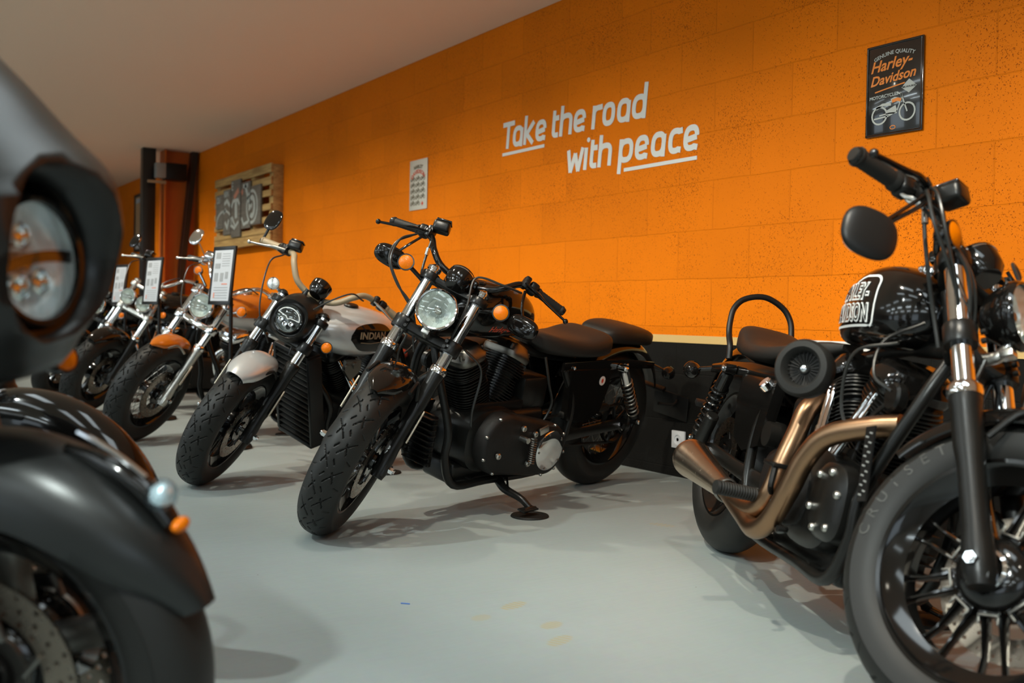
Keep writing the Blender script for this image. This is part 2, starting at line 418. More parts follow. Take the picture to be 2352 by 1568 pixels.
M['floor'] = floor_material()
M['ceiling'] = mat('ceiling_plaster', (0.88, 0.71, 0.54), 0.8, bump=0.1, bscale=40)
M['plainwall'] = mat('plain_plaster', (0.45, 0.44, 0.42), 0.8, bump=0.1, bscale=60)
M['stripe'] = mat('tan_stripe_paint', (0.62, 0.42, 0.16), 0.6, bump=0.4, bscale=90)
M['stripe_white'] = mat('white_stripe_paint', (0.78, 0.76, 0.72), 0.6, bump=0.4, bscale=90)
M['stripe_yellow'] = mat('yellow_stripe_paint', (0.70, 0.48, 0.04), 0.6, bump=0.4, bscale=90)
M['vinyl'] = mat('white_wall_vinyl', (0.70, 0.74, 0.73), 0.42, bump=0.5, bscale=160)
M['pallet'] = wood_material('pallet_pine', (0.30, 0.17, 0.05), (0.52, 0.34, 0.12))
M['plank'] = wood_material('grey_painted_plank', (0.10, 0.09, 0.075), (0.16, 0.145, 0.12))
M['steel_orange'] = mat('orange_painted_steel', (0.55, 0.11, 0.004), 0.5)
M['tin_black'] = mat('black_tin', (0.013, 0.012, 0.011), 0.13, 0.0, 0.8)
M['tin_white'] = mat('cream_tin', (0.62, 0.62, 0.55), 0.18, 0.0, 0.8)
M['ink_orange'] = mat('orange_print', (0.72, 0.22, 0.03), 0.3)
M['ink_dark'] = mat('dark_print', (0.10, 0.08, 0.04), 0.4)
M['ink_grey'] = mat('pale_print', (0.42, 0.46, 0.44), 0.3)
M['socketw'] = mat('white_socket_plastic', (0.72, 0.73, 0.75), 0.3)

# ------------------------------------------------------------------ room
def slab(name, x0, x1, y0, y1, z0, z1, m, kind='structure', parent=None):
    g = G(); g.box(((x0 + x1) / 2, (y0 + y1) / 2, (z0 + z1) / 2), (x1 - x0, y1 - y0, z1 - z0))
    o = obj(name, g, m, parent)
    if kind: o['kind'] = kind
    return o
slab('floor', ROOM_X0 - .2, ROOM_X1 + .2, ROOM_Y0 - .2, WALL_Y + .2, -0.15, 0, 'floor')
slab('ceiling', ROOM_X0 - .2, ROOM_X1 + .2, ROOM_Y0 - .2, WALL_Y + .2, CEIL_Z, CEIL_Z + .15, 'ceiling')
SZ0, SZ1 = 0.667, 0.704
slab('wall_right', ROOM_X0, ROOM_X1, WALL_Y, WALL_Y + .2, SZ0, CEIL_Z, 'orange_wall')
slab('wall_right_dado', ROOM_X0, ROOM_X1, WALL_Y, WALL_Y + .2, 0, SZ0, 'black_wall')
slab('wall_far', ROOM_X0 - .2, ROOM_X0, ROOM_Y0, WALL_Y + .2, 0, CEIL_Z, 'plainwall')
slab('wall_near', ROOM_X1, ROOM_X1 + .2, ROOM_Y0, WALL_Y + .2, 0, CEIL_Z, 'plainwall')
slab('wall_left', ROOM_X0, ROOM_X1, ROOM_Y0 - .2, ROOM_Y0, 0, CEIL_Z, 'plainwall')
slab('trim_1', -4.02, -2.86, WALL_Y - .004, WALL_Y, SZ0, SZ1, 'stripe')
slab('trim_2', -2.86, -2.40, WALL_Y - .004, WALL_Y, SZ0, SZ1, 'stripe_white')
slab('trim_3', -2.40, ROOM_X1, WALL_Y - .004, WALL_Y, SZ0, SZ1, 'stripe')
slab('trim_4', ROOM_X0, -4.02, WALL_Y - .004, WALL_Y, SZ0, SZ1, 'stripe_yellow')

# steel portal column with a black post and a small box high on it
cx = -11.82
col = empty('steel_column', (cx, WALL_Y, 0))
tag(col, 'orange painted steel column standing out from the orange wall beside the black post', 'column')
def sub(name, g, m, parent, label=None):
    return obj(name, g, m, parent, label=label)
g = G(); g.box((-0.05, -0.20, CEIL_Z / 2), (0.012, 0.36, CEIL_Z)); sub('web', g, 'steel_orange', col)
g = G(); g.box((-0.05, -0.385, CEIL_Z / 2), (0.22, 0.016, CEIL_Z)); sub('flange', g, 'steel_orange', col)
g = G(); g.plate([(-0.02, CEIL_Z), (-0.085, CEIL_Z), (-0.21, 1.25), (-0.21, 0), (-0.15, 0), (-0.15, 1.25)], (0.20, 0, 0), (-0.02, 0, 0), (0, 1, 0), (0, 0, 1)); sub('tapered_rib', g, M['frame'], col, 'dark slanting rib')
post = empty('black_post', (cx - 0.02, WALL_Y - 0.56, 0))
tag(post, 'black square steel post running floor to ceiling in front of the orange column', 'post')
g = G(); g.box((0, 0, CEIL_Z / 2), (0.12, 0.145, CEIL_Z), bev=0.006); sub('shaft', g, 'frame', post)
g = G(); g.box((0, 0, 0.008), (0.24, 0.24, 0.016)); sub('base_plate', g, 'frame', post)
lb = empty('wall_box', (cx + 0.03, WALL_Y - 0.34, 2.36))
tag(lb, 'small dark box with a pale front mounted high on the orange column', 'box')
g = G(); g.box((0.06, 0.05, 0), (0.16, 0.24, 0.19), bev=0.01); sub('housing', g, 'plastic', lb)
g = G(); g.box((0.10, -0.125, 0), (0.10, 0.11, 0.17), bev=0.006); sub('front_plate', g, M['grey'], lb, 'pale grey front')
g = G(); g.box((0.10, -0.16, -0.13), (0.03, 0.20, 0.03)); sub('bracket', g, M['gold'], lb)

# ------------------------------------------------------------------ wall lettering (stroke letters)
def arc(cx, cz, rx, rz, a0, a1, n=14, e=0.75):
    out = []
    for i in range(n + 1):
        a = radians(a0 + (a1 - a0) * i / n)
        c, s_ = cos(a), sin(a)
        out.append((cx + rx * math.copysign(abs(c) ** e, c), cz + rz * math.copysign(abs(s_) ** e, s_)))
    return out
# unit glyphs: x 0..1 (outer width), z in x-heights; sw = stroke in x-heights
SW = 0.232
def glyph(ch, w):
    """strokes in (x in x-heights, z in x-heights); w = width over x-height"""
    h = SW / 2; c = w / 2; rx = c - h; rz = 0.5 - h
    bowl = arc(c, 0.5, rx, rz, 0, 360, 28)
    if ch == 'T': return [[(0, 1.30 - h), (w, 1.30 - h)], [(c, 1.29), (c, 0)]]
    if ch == 'a': return [bowl, [(w - h, 0.98 - h), (w - h, -0.02)]]
    if ch == 'd': return [bowl, [(w - h, 1.42), (w - h, -0.02)]]
    if ch == 'o': return [bowl]
    if ch == 'p': return [bowl, [(h, 1.0), (h, -0.43)]]
    if ch == 'k': return [[(h, 1.36), (h, 0)], [(h, 0.42), (h + .12, 0.48), (w - h, 1.0)], [(h + .12, 0.5), (w - h * .9, 0)]]
    if ch == 'e': return [[(h, 0.44), (w - h, 0.52)] , arc(c, 0.5, rx, rz, 5, 300, 24) + [(w - h * .4, 0.11)]]
    if ch == 'c': return [[(w - h * .2, 0.87)] + arc(c + .02, 0.5, rx, rz, 62, 298, 20) + [(w - h * .4, 0.12)]]
    if ch == 't': return [[(h, 1.24), (h, 0.36)] + arc(h + .22, 0.33, .22, .33 - h, 180, 270, 6) + [(w, h)], [(h, 0.88), (w, 0.88)]]
    if ch == 'h': return [[(h, 1.36), (h, 0)], [(h, 0.60)] + arc(c, 0.58, rx, 0.42 - h, 150, 0, 12) + [(w - h, 0)]]
    if ch == 'r': return [[(h, 1.0), (h, 0)], [(h, 0.60)] + arc(h + .30, 0.56, .30, 0.44 - h, 160, 78, 8) + [(w, 0.89)]]
    if ch == 'i': return [[(h, 0.96), (h, 0)]]
    if ch == 'w': return [[(h * .7, 1.0), (w * .27, 0)], [(w * .27, 0), (w * .5, .8)], [(w * .5, .8), (w * .73, 0)], [(w * .73, 0), (w - h * .7, 1.0)]]
def wall_word(name, letters, z0, xh, parent, slant=0.11):
    g = G()
    fn = lambda a, b, c: (a, WALL_Y - 0.0015 - c, b)
    for ch, xa, xb in letters:
        w = (xb - xa) / xh - (0.02 if ch in 'Taoekt' else 0)
        for q, s in enumerate(glyph(ch, w)):
            g.ribbon([(xa + (x + slant * (z - 0.5)) * xh, z0 + z * xh) for x, z in s], SW * xh, 0.0012 + .0002 * q, fn)
        if ch == 'i': g.ribbon([(xa + (x + .2) * xh, z0 + z * xh) for x, z in arc(SW / 2, 1.28, .06, .055, 0, 360, 12, 1.0)], .10 * xh, 0.0015, fn)
    return obj(name, g, 'vinyl', parent)
let = empty('wall_lettering', (0, 0, 0))
tag(let, 'white slogan lettering reading Take the road with peace on the orange wall', 'lettering')
wall_word('word', [('T', -5.276, -5.144), ('a', -5.156, -5.044), ('k', -5.037, -4.918), ('e', -4.912, -4.800)], 1.828, .128, let)
wall_word('word', [('t', -4.744, -4.678), ('h', -4.668, -4.549), ('e', -4.536, -4.422)], 1.828, .128, let)
wall_word('word', [('r', -4.368, -4.282), ('o', -4.276, -4.167), ('a', -4.152, -4.041), ('d', -4.030, -3.916)], 1.826, .128, let)
wall_word('word', [('w', -4.596, -4.441), ('i', -4.435, -4.397), ('t', -4.381, -4.316), ('h', -4.308, -4.191)], 1.609, .128, let)
wall_word('word', [('p', -4.132, -4.015), ('e', -4.000, -3.890), ('a', -3.875, -3.763), ('c', -3.748, -3.645), ('e', -3.636, -3.526)], 1.609, .128, let)
for (xa, xb, z) in ((-5.272, -4.819, 1.796), (-4.087, -3.540, 1.571)):
    g = G(); g.box(((xa + xb) / 2, WALL_Y - .00225, z), (xb - xa, .0015, .019)); obj('underline', g, 'vinyl', let)

# ------------------------------------------------------------------ tin signs
def tiny_bike(g, x, z, s, fn, wd=0.05, full=True):
    """little side-view motorcycle drawing, s = wheelbase"""
    for cx_ in (0.0, 1.0): g.ribbon([(x + s * (cx_ + .27 * cos(a)), z + s * (.27 + .27 * sin(a))) for a in [2 * pi * i / 20 for i in range(21)]], s * wd, 0.0008, fn)
    P = lambda pts, w: g.ribbon([(x + s * a, z + s * b) for a, b in pts], s * w, 0.0008, fn)
    P([(0, .27), (.35, .30), (.62, .28), (.80, .75), (.76, .9)], .04); P([(1.0, .27), (.78, .84), (.62, .92)], .045); P([(-.12, .5), (.1, .60), (.42, .58)], .09)
    P([(.42, .68), (.55, .72), (.74, .66)], .13); P([(.30, .30), (.62, .42)], .22); P([(-.2, .18), (.35, .22)], .05)
sg = empty('black_tin_sign', (-2.443, WALL_Y - .008, 1.712))
tag(sg, 'black embossed tin sign with orange script and a white motorcycle drawing high on the wall', 'sign')
g = G(); g.box((0, 0, 0), (.258, .008, .366), bev=.0039, seg=2); obj('panel', g, 'tin_black', sg)
g = G()
for (p, q) in (((-.121, -.175), (.121, -.175)), ((.121, -.175), (.121, .175)), ((.121, .175), (-.121, .175)), ((-.121, .175), (-.121, -.175))):
    g.tube([(p[0], -.005, p[1]), (q[0], -.005, q[1])], .0028, 8)
obj('rim', g, 'tin_black', sg)
fs_ = lambda x0, z0, up=0.0: (lambda a, b, c: (x0 + a, -.0045 - c, z0 + b + up * a))
def arch(x0, z0, r):
    def f(a, b, c):
        t = a / r; return (x0 + (r + b) * sin(t), -.0045 - c, z0 + (r + b) * cos(t) - r)
    return f
g = G(); text_on(g, 'GENUINE QUALITY', .021, arch(0, .135, .22), extrude=.0004, offset=.0003, align='CENTER'); obj('lettering', g, 'ink_grey', sg, label='pale arched lettering')
g = G(); text_on(g, 'Harley-', .062, fs_(-.108, .073, .06), shear=.28, extrude=.0004, offset=.0012)
text_on(g, 'Davidson', .054, fs_(-.108, .020, .06), shear=.28, extrude=.0004, offset=.0012)
g.ribbon([(-.085, -.006), (-.03, .002), (.05, .012)], .005, .0008, lambda a, b, c: (a, -.0045 - c, b)); obj('lettering', g, 'ink_orange', sg, label='orange script lettering')
g = G(); text_on(g, 'MOTORCYCLES', .0185, fs_(-.110, -.034, .03), extrude=.0004, offset=.0004); obj('lettering', g, 'ink_grey', sg)
g = G(); tiny_bike(g, -.062, -.135, .125, lambda a, b, c: (a, -.0045 - c, b), .055); obj('motorcycle_drawing', g, 'ink_grey', sg)
g = G(); g.ribbon([(-.005, -.052), (.02, -.048), (.035, -.053)], .013, .001, lambda a, b, c: (a, -.0050 - c, b)); obj('tank_drawing', g, 'ink_orange', sg)
g = G(); g.plate([(.036, -.006), (.052, .010), (.069, .024), (.086, .010), (.102, -.006), (.086, -.018), (.069, -.030), (.052, -.018)], (0, .001, 0), (0, -.0045, 0)); obj('badge', g, 'ink_grey', sg)
g = G(); text_on(g, 'MILWAUKEE', .0105, fs_(.040, -.009), extrude=.0012, offset=.0002); obj('lettering', g, 'tin_black', sg)
g = G(); g.ribbon(arc(0, -.155, .012, .007, 0, 360, 16, 1), .003, .0008, lambda a, b, c: (a, -.0045 - c, b)); obj('emblem', g, 'ink_orange', sg)

cs = empty('cream_tin_sign', (-6.368, WALL_Y - .006, 1.717))
tag(cs, 'cream tin sign with rows of tiny motorcycles hanging left of the slogan', 'sign')
g = G(); g.box((0, 0, 0), (.262, .007, .362), bev=.0034, seg=2); obj('panel', g, 'tin_white', cs)
fw_ = lambda a, b, c: (a, -.004 - c, b)
g = G(); text_on(g, 'HARLEY', .036, (lambda f: (lambda a, b, c: f(a, b, c)))(arch(0, .118, .30)), extrude=.0004, offset=.001, align='CENTER'); obj('lettering', g, 'ink_dark', cs)
g = G(); text_on(g, 'DAVIDSON', .040, arch(0, .082, .12), extrude=.0004, offset=.001, align='CENTER'); obj('lettering', g, M['red'], cs, label='red brown arched lettering')
for r_ in range(5):
    for c_ in range(3):
        if (r_, c_) == (4, 2): continue
        g = G(); tiny_bike(g, -.098 + .074 * c_, .028 - .044 * r_, .042, fw_, .09); obj('motorcycle_drawing', g, 'ink_dark', cs)
g = G(); g.plate([(.05, -.14), (.062, -.131), (.068, -.122), (.074, -.131), (.086, -.14), (.074, -.149), (.068, -.158), (.062, -.149)], (0, .001, 0), (0, -.0042, 0)); obj('emblem', g, M['red'], cs)

# framed poster beyond the column
pf = empty('framed_poster', (-14.46, WALL_Y - .015, 1.985))
tag(pf, 'narrow gold-brown framed picture on the orange wall beyond the black post', 'picture')
g = G(); W2, H2 = .31, .385
for (a, b_) in (((-W2, -H2), (W2, -H2)), ((W2, -H2), (W2, H2)), ((W2, H2), (-W2, H2)), ((-W2, H2), (-W2, -H2))):
    g.box(((a[0] + b_[0]) / 2, 0, (a[1] + b_[1]) / 2), (abs(a[0] - b_[0]) + .035, .03, abs(a[1] - b_[1]) + .035))
obj('frame', g, 'frame', pf)
g = G(); g.box((0, .004, 0), (.6, .01, .75)); obj('print', g, mat('brown_poster', (0.50, 0.32, 0.17), 0.5), pf)
for z_, h_ in ((-.31, .10), (.31, .06)):
    g = G(); g.box((0, -.003, z_), (.5, .004, h_)); obj('caption_band', g, M['paper'], pf)

# ------------------------------------------------------------------ pallet picture
pl = empty('pallet_picture', (-9.90, WALL_Y, 1.80))
tag(pl, 'wooden pallet hung on the wall carrying grey planks painted with a motorcycle', 'picture')
for z, hgt in ((.335, .085), (.215, .075), (.10, .06), (-.03, .06), (-.15, .06), (-.255, .06), (-.325, .10)):
    g = G(); full = abs(z) > .3
    g.box((.0, -.115, z), (1.70, .022, hgt), bev=.002); obj('deck_board', g, 'pallet', pl)
for x in (-.80, -.28, .28, .80):
    g = G(); g.box((x, -.052, 0), (.10, .10, .74), bev=.003); obj('stringer', g, 'pallet', pl)
zz = [(.20, -.16), (.235, -.235), (.31, -.27), (.26, -.20), (.20, -.18)]
PX = [(-.74, -.50), (-.49, -.26), (-.24, .045), (.075, .335), (.36, .63)]
for (x0, x1), (zt, zb) in zip(PX, zz):
    g = G(); g.box(((x0 + x1) / 2, -.137, (zt + zb) / 2), (x1 - x0, .02, zt - zb), bev=.002); obj('painted_plank', g, 'plank', pl)
fp = lambda a, b, c: (a, -.148 - c, b)
g = G()
def seg_clip(pts, w):
    """strokes broken at the gaps between planks"""
    run = []
    def flush():
        if len(run) > 1: g.ribbon(run, w, .0015, fp)
        run.clear()
    P = []
    for i in range(len(pts) - 1):
        for k in range(6): P.append((pts[i][0] + (pts[i + 1][0] - pts[i][0]) * k / 6, pts[i][1] + (pts[i + 1][1] - pts[i][1]) * k / 6))
    for p in P + [pts[-1]]:
        if any(x0 < p[0] < x1 and zb < p[1] < zt for (x0, x1), (zt, zb) in zip(PX, zz)): run.append(p)
        else: flush()
    flush()
seg_clip([(-.46 + .24 * cos(a), -.11 + .13 * sin(a)) for a in [pi * i / 16 - .4 for i in range(20)]], .022)
seg_clip([(.40 + .15 * cos(a), .0 + .155 * sin(a)) for a in [2 * pi * i / 24 for i in range(25)]], .028)
seg_clip([(.40 + .07 * cos(a), .0 + .09 * sin(a)) for a in [2 * pi * i / 24 for i in range(25)]], .05)
seg_clip([(.20, .23), (.25, .15), (.31, .06), (.40, .0)], .045); seg_clip([(.14, .22), (.28, .22)], .04)
seg_clip([(-.45, .09), (-.36, .12), (-.27, .06)], .04); seg_clip([(-.49, -.02), (-.40, .04)], .03)
seg_clip([(-.22, .04), (-.16, .10), (-.02, .10), (.03, .05)], .035); seg_clip([(-.08, .08), (-.07, -.08)], .07)
seg_clip([(-.42, -.10), (-.35, -.16), (-.30, -.08)], .035); seg_clip([(-.23, -.14), (-.12, -.18), (.0, -.12)], .03); seg_clip([(-.2, -.06), (-.1, -.16)], .03)
seg_clip([(.10, -.09), (.16, -.16), (.30, -.14)], .03)
obj('painted_motorcycle', g, M['ink_grey'], pl)
g = G(); g.ribbon([(-.14, .13), (-.06, .17), (.0, .20)], .055, .0015, fp); g.ribbon([(.09, .15), (.13, .18)], .05, .0015, fp); obj('painted_tank', g, mat('faded_pink_paint', (0.42, 0.18, 0.12), 0.6), pl)
for s_, x_, z_, h_ in (('OU', -.71, .11, .10), ('ABIN', -.47, .16, .085), ('E', -.22, .21, .12)):
    g = G(); text_on(g, s_, h_, (lambda x_, z_: (lambda a, b, c: (x_ + a * .8, -.1485 - c, z_ + b)))(x_, z_), extrude=.0006, offset=.001); obj('lettering', g, M['ink_grey'], pl)

# ------------------------------------------------------------------ wall socket
so = empty('wall_socket', (-3.625, WALL_Y, .187))
tag(so, 'small white square power socket low on the black part of the wall', 'socket')
g = G(); g.box((0, -.006, 0), (.090, .012, .086), bev=.003); obj('face_plate', g, 'socketw', so)
g = G(); g.lathe([(.030, 0), (.030, .004), (.022, .004), (.020, -.004), (.0, -.004)], (0, -.0125, 0), (0, -1, 0), 32); obj('socket_well', g, 'socketw', so)
g = G(); g.cyl((0, -.0095, 0), (0, -.0125, 0), .0085, 16); g.cyl((-.009, -.008, 0), (-.009, -.0105, 0), .003, 8); g.cyl((.009, -.008, 0), (.009, -.0105, 0), .003, 8); obj('contact_pin', g, M['gold'], so)

# blue thread lying on the floor
g = G(); g.tube([(-2.398, 1.262, .0015), (-2.390, 1.270, .0018), (-2.380, 1.280, .0015)], .0016, 6, 4)
tag(obj('thread', g, mat('blue_thread', (0.03, 0.12, 0.40), 0.6)), 'tiny piece of blue thread lying on the grey floor', 'thread')
# ------------------------------------------------------------------ motorcycle kit
# local frame of a motorcycle: x forward, y to the rider's left, z up, rear tyre contact at the origin.
# fork frame: x forward of the steering axis, y left, z up along the axis from the height of the axle.
def mirror_pts(pts): return [(p[0], -p[1], p[2]) for p in pts]
def superell(n, a, b, e):
    out = []
    for k in range(n):
        t = 2 * pi * k / n; c, s_ = cos(t), sin(t)
        out.append((a * math.copysign(abs(c) ** e, c), b * math.copysign(abs(s_) ** e, s_)))
    return out

_tyres = {}
def tyre_geo(R, w, rb, tread):
    """tyre as a ring about the y axis; tread grooves are cut into the crown"""
    hw = w / 2
    side = [(-hw * .70, rb - .006), (-hw * .86, rb + .006), (-hw * .97, rb + .030), (-hw * 1.0, rb + .052)]
    N = 900 if tread else 96; K = 46 if tread else 14
    crown = []
    for i in range(K + 1):
        l = -1 + 2 * i / K; crown.append((hw * .985 * l, R - .34 * w * abs(l) ** 2.5 * (.8 + .2 * l * l)))
    prof = side + crown + [(-a, b) for a, b in side[::-1]]
    nper = 19; vs = []; ns = len(side); P = len(prof)
    def groove(u, l):
        d = 9
        for sgn, ph in ((1, 0.0), (-1, 0.5)):
            a = l * sgn
            if a < -0.12: continue
            p = (u * nper + ph) % 1.0
            for f0, f1, a0, a1, pw in ((.05, .62, .02, .72, .85), (.46, .12, .30, .50, 1.0), (.90, .74, .06, .22, 1.0), (.98, .86, .62, .86, 1.0)):
                if a0 <= a <= a1:
                    q = f0 + (f1 - f0) * ((a - a0) / (a1 - a0)) ** pw
                    dd = abs((p - q + .5) % 1.0 - .5)
                    sl = abs(f1 - f0) / (a1 - a0) * (2 * pi * R / nper) ** -1 * hw
                    d = min(d, dd / sqrt(1 + (abs(f1 - f0) / (a1 - a0) * (2 * pi * R / nper) / hw) ** 2) )
        return d * 2 * pi * R / nper
    for k in range(N):
        t = 2 * pi * k / N; c, s_ = cos(t), sin(t)
        for j, (y, r) in enumerate(prof):
            if tread and ns <= j < ns + K + 1:
                l = -1 + 2 * (j - ns) / K; gd = groove(k / N, l)
                if gd < .0017: r -= .0050
                elif gd < .0027: r -= .0010
            vs.append((r * c, y, r * s_))
    fs = []
    for k in range(N):
        a, b = k * P, ((k + 1) % N) * P
        for j in range(P - 1): fs.append((a + j, b + j, b + j + 1, a + j + 1))
    return vs, fs
def tyre(name, T, R, w, rb, tread, parent):
    key = (R, w, rb, tread)
    if key not in _tyres: _tyres[key] = tyre_geo(*key)
    g = G(T); g.add(*_tyres[key]); return obj(name, g, 'rubber', parent, angle=50)

def holed_ring(g, r0, r1, th, y, rows, n, hr):
    """annulus about the y axis with real round holes; rows = list of (radius, angular offset)"""
    dr = (r1 - r0) / len(rows)
    for i, (rc, off) in enumerate(rows):
        ra, rb = r0 + dr * i, r0 + dr * (i + 1)
        for k in range(n):
            t0 = 2 * pi * (k + off) / n; dt = 2 * pi / n; tc = t0 + dt / 2; rm = (ra + rb) / 2
            outer = []; inner = []
            M_ = 16
            for q in range(M_):
                f = q / M_ * 4; sd = int(f); fr = f - sd
                if sd == 0: a, r = t0 + dt * fr, rb
                elif sd == 1: a, r = t0 + dt, rb + (ra - rb) * fr
                elif sd == 2: a, r = t0 + dt * (1 - fr), ra
                else: a, r = t0, ra + (rb - ra) * fr
                outer.append((r * cos(a), r * sin(a)))
                hx, hy = rm * cos(tc), rm * sin(tc)
                dx, dy = outer[-1][0] - hx, outer[-1][1] - hy; L = sqrt(dx * dx + dy * dy)
                inner.append((hx + dx / L * hr, hy + dy / L * hr))
            vs = []
            for yy in (y - th / 2, y + th / 2):
                vs += [(a, yy, b) for a, b in outer] + [(a, yy, b) for a, b in inner]
            fs = []
            for q in range(M_):
                p = (q + 1) % M_
                fs += [(q, p, M_ + p, M_ + q), (2 * M_ + q, 3 * M_ + q, 3 * M_ + p, 2 * M_ + p), (M_ + q, M_ + p, 3 * M_ + p, 3 * M_ + q)]
            g.add(vs, fs)
    return g

def wheel(name, T, R, w, rb, style, root, tread=False, spm=None, disc=1, disc_r=.148, det=1, both=False, tyre_w=None):
    """rim mesh is the wheel part; tyre, hub, spokes and disc are its sub-parts"""
    rw = w * .37
    g = G(T)
    prof = [(rb + .012, -rw * 1.12), (rb + .016, -rw), (rb - .004, -rw * .92), (rb - .030, -rw * .55), (rb - .030, rw * .55), (rb - .004, rw * .92), (rb + .016, rw), (rb + .012, rw * 1.12), (rb - .006, rw * 1.06), (rb - .014, rw * .86), (rb - .044, rw * .52), (rb - .044, -rw * .52), (rb - .014, -rw * .86), (rb - .006, -rw * 1.06)]
    g.lathe(prof, (0, 0, 0), (0, 1, 0), 72, closed=True)
    rim = obj(name, g, 'gloss', root)
    tyre('tyre', T, R, w, rb, tread, rim)
    g = G(T); g.lathe([(0, -.075), (.030, -.075), (.034, -.06), (.026, -.045), (.026, .045), (.034, .06), (.030, .075), (0, .075)], n=28)
    if style in ('split', 'five'): g.lathe([(.0, -.070), (.040, -.068), (.062, -.058), (.074, -.040), (.072, .045), (.045, .055), (0, .055)], n=40); 
    obj('hub', g, 'gloss', rim)
    ro = rb - .040
    if style == 'wire':
        g = G(T)
        for k in range(36):
            a = 2 * pi * k / 36; sd = 1 if k % 2 else -1; b = a + (.45 if (k // 2) % 2 else -.45)
            g.tube([(.030 * cos(b), sd * .05, .030 * sin(b)), (ro * cos(a), 0, ro * sin(a))], .0017, 5)
        obj('wire_spoking', g, 'greymetal', rim)
    else:
        n = 9 if style == 'split' else (10 if style == 'ten' else 5)
        for k in range(n):
            a = 2 * pi * (k + .25) / n; g = G(T @ Matrix.Rotation(-a, 4, 'Y'))
            if style == 'split':
                for sd in (-1, 1):
                    rs = [(.070, .017, .022), (.10, .0165, .018), (.15, .018, .013), (ro + .004, .024, .014)]
                    rings = []
                    for r, off, th in rs:
                        sec = superell(10, th * .30, th, .6)
                        rings.append([(r, q + (-.018 if r < .09 else -.010 if r < .12 else 0), sd * off + p) for p, q in sec])
                    g.loft(rings)
                g.box((.074, -.028, 0), (.010, .030, .042), bev=.003)
            elif style == 'ten':
                rings = [[(r, q, p) for p, q in superell(12, th, .020, .5)] for r, th in ((.05, .017), (.12, .013), (ro + .006, .0155))]
                g.loft(rings)
            else:
                rings = [[(r, q, p) for p, q in superell(12, th, .022, .5)] for r, th in ((.05, .026), (.12, .021), (ro + .006, .026))]
                g.loft(rings)
            sp_ = obj('spoke', g, spm or ('gloss' if style != 'ten' else 'black'), rim)
            if style == 'split':
                g = G(T @ Matrix.Rotation(-a, 4, 'Y')); g.box((.080, -.046, 0), (.004, .005, .038), bev=.001)
                for s2 in (-1, 1): g.box((.089, -.044, s2 * .018), (.016, .004, .004), bev=.001)
                obj('spoke_trim', g, 'greymetal', sp_, label='bare metal edge')
    for sd in ((1, -1) if both else (disc,)):
        if not sd: continue
        yy = sd * .063
        g = G(T)
        if det: holed_ring(g, disc_r - .052, disc_r, .005, yy, [(0, 0), (0, .5)] if det == 1 else [(0, 0), (0, .33), (0, .66)], 26 if det == 1 else 24, .0035 if det == 1 else .0042)
        else: g.lathe([(disc_r - .05, yy - .0025), (disc_r, yy - .0025), (disc_r, yy + .0025), (disc_r - .05, yy + .0025)], n=48, closed=True)
        bd = obj('brake_disc', g, 'disc', rim)
        g = G(T); g.lathe([(.036, yy - .004), (.062, yy - .004), (.062, yy + .004), (.036, yy + .004)], n=30, closed=True)
        for k in range(6):
            a = 2 * pi * k / 6; g.tube([(.055 * cos(a), yy, .055 * sin(a)), ((disc_r - .05) * cos(a + .35), yy, (disc_r - .05) * sin(a + .35))], .006, 8)
        obj('disc_carrier', g, 'gloss' if det != 2 else 'greymetal', rim)
    return rim

def fender(name, T, R, hw, a0, a1, m, parent, drop=.05, taper0=1.0, taper1=1.0, n=40, th=.003, power=2.2, flare=0.0):
    """curved mudguard about the wheel centre (y axis); angles in degrees from forward, going up and back"""
    rings = []; K = 12
    for i in range(n + 1):
        f = i / n; a = radians(a0 + (a1 - a0) * f)
        tp = sm([0, .18, .5, .82, 1], [taper0, (taper0 + 3) / 4 if taper0 < 1 else 1, 1, (taper1 + 3) / 4 if taper1 < 1 else 1, taper1], f)
        ring = []
        for inner in (0, 1):
            ks = range(K + 1) if not inner else range(K, -1, -1)
            for k in ks:
                s_ = -1 + 2 * k / K
                y = hw * tp * sin(s_ * pi / 2 * .92) ; r = R + flare * (1 - f) ** 3 - drop * tp * abs(s_) ** power - (th if inner else 0)
                ring.append((r * cos(a), y * (1 - (.03 if inner else 0)), r * sin(a)))
        rings.append(ring)
    g = G(T); g.loft(rings); return obj(name, g, m, parent, angle=50)

def tank_geo(g, X, zc, hz, hy, e=.72, n=36, m=26, lo=1.0, dy=0.0):
    rings = []
    for i in range(m + 1):
        x = X[0] + (X[-1] - X[0]) * (0.5 - 0.5 * cos(pi * i / m))
        c, a, b = sm(X, zc, x), sm(X, hz, x), sm(X, hy, x)
        rings.append([(x, dy + p, c + q * (lo if q < 0 else 1)) for p, q in superell(n, b, a, e)])
    return g.loft(rings)

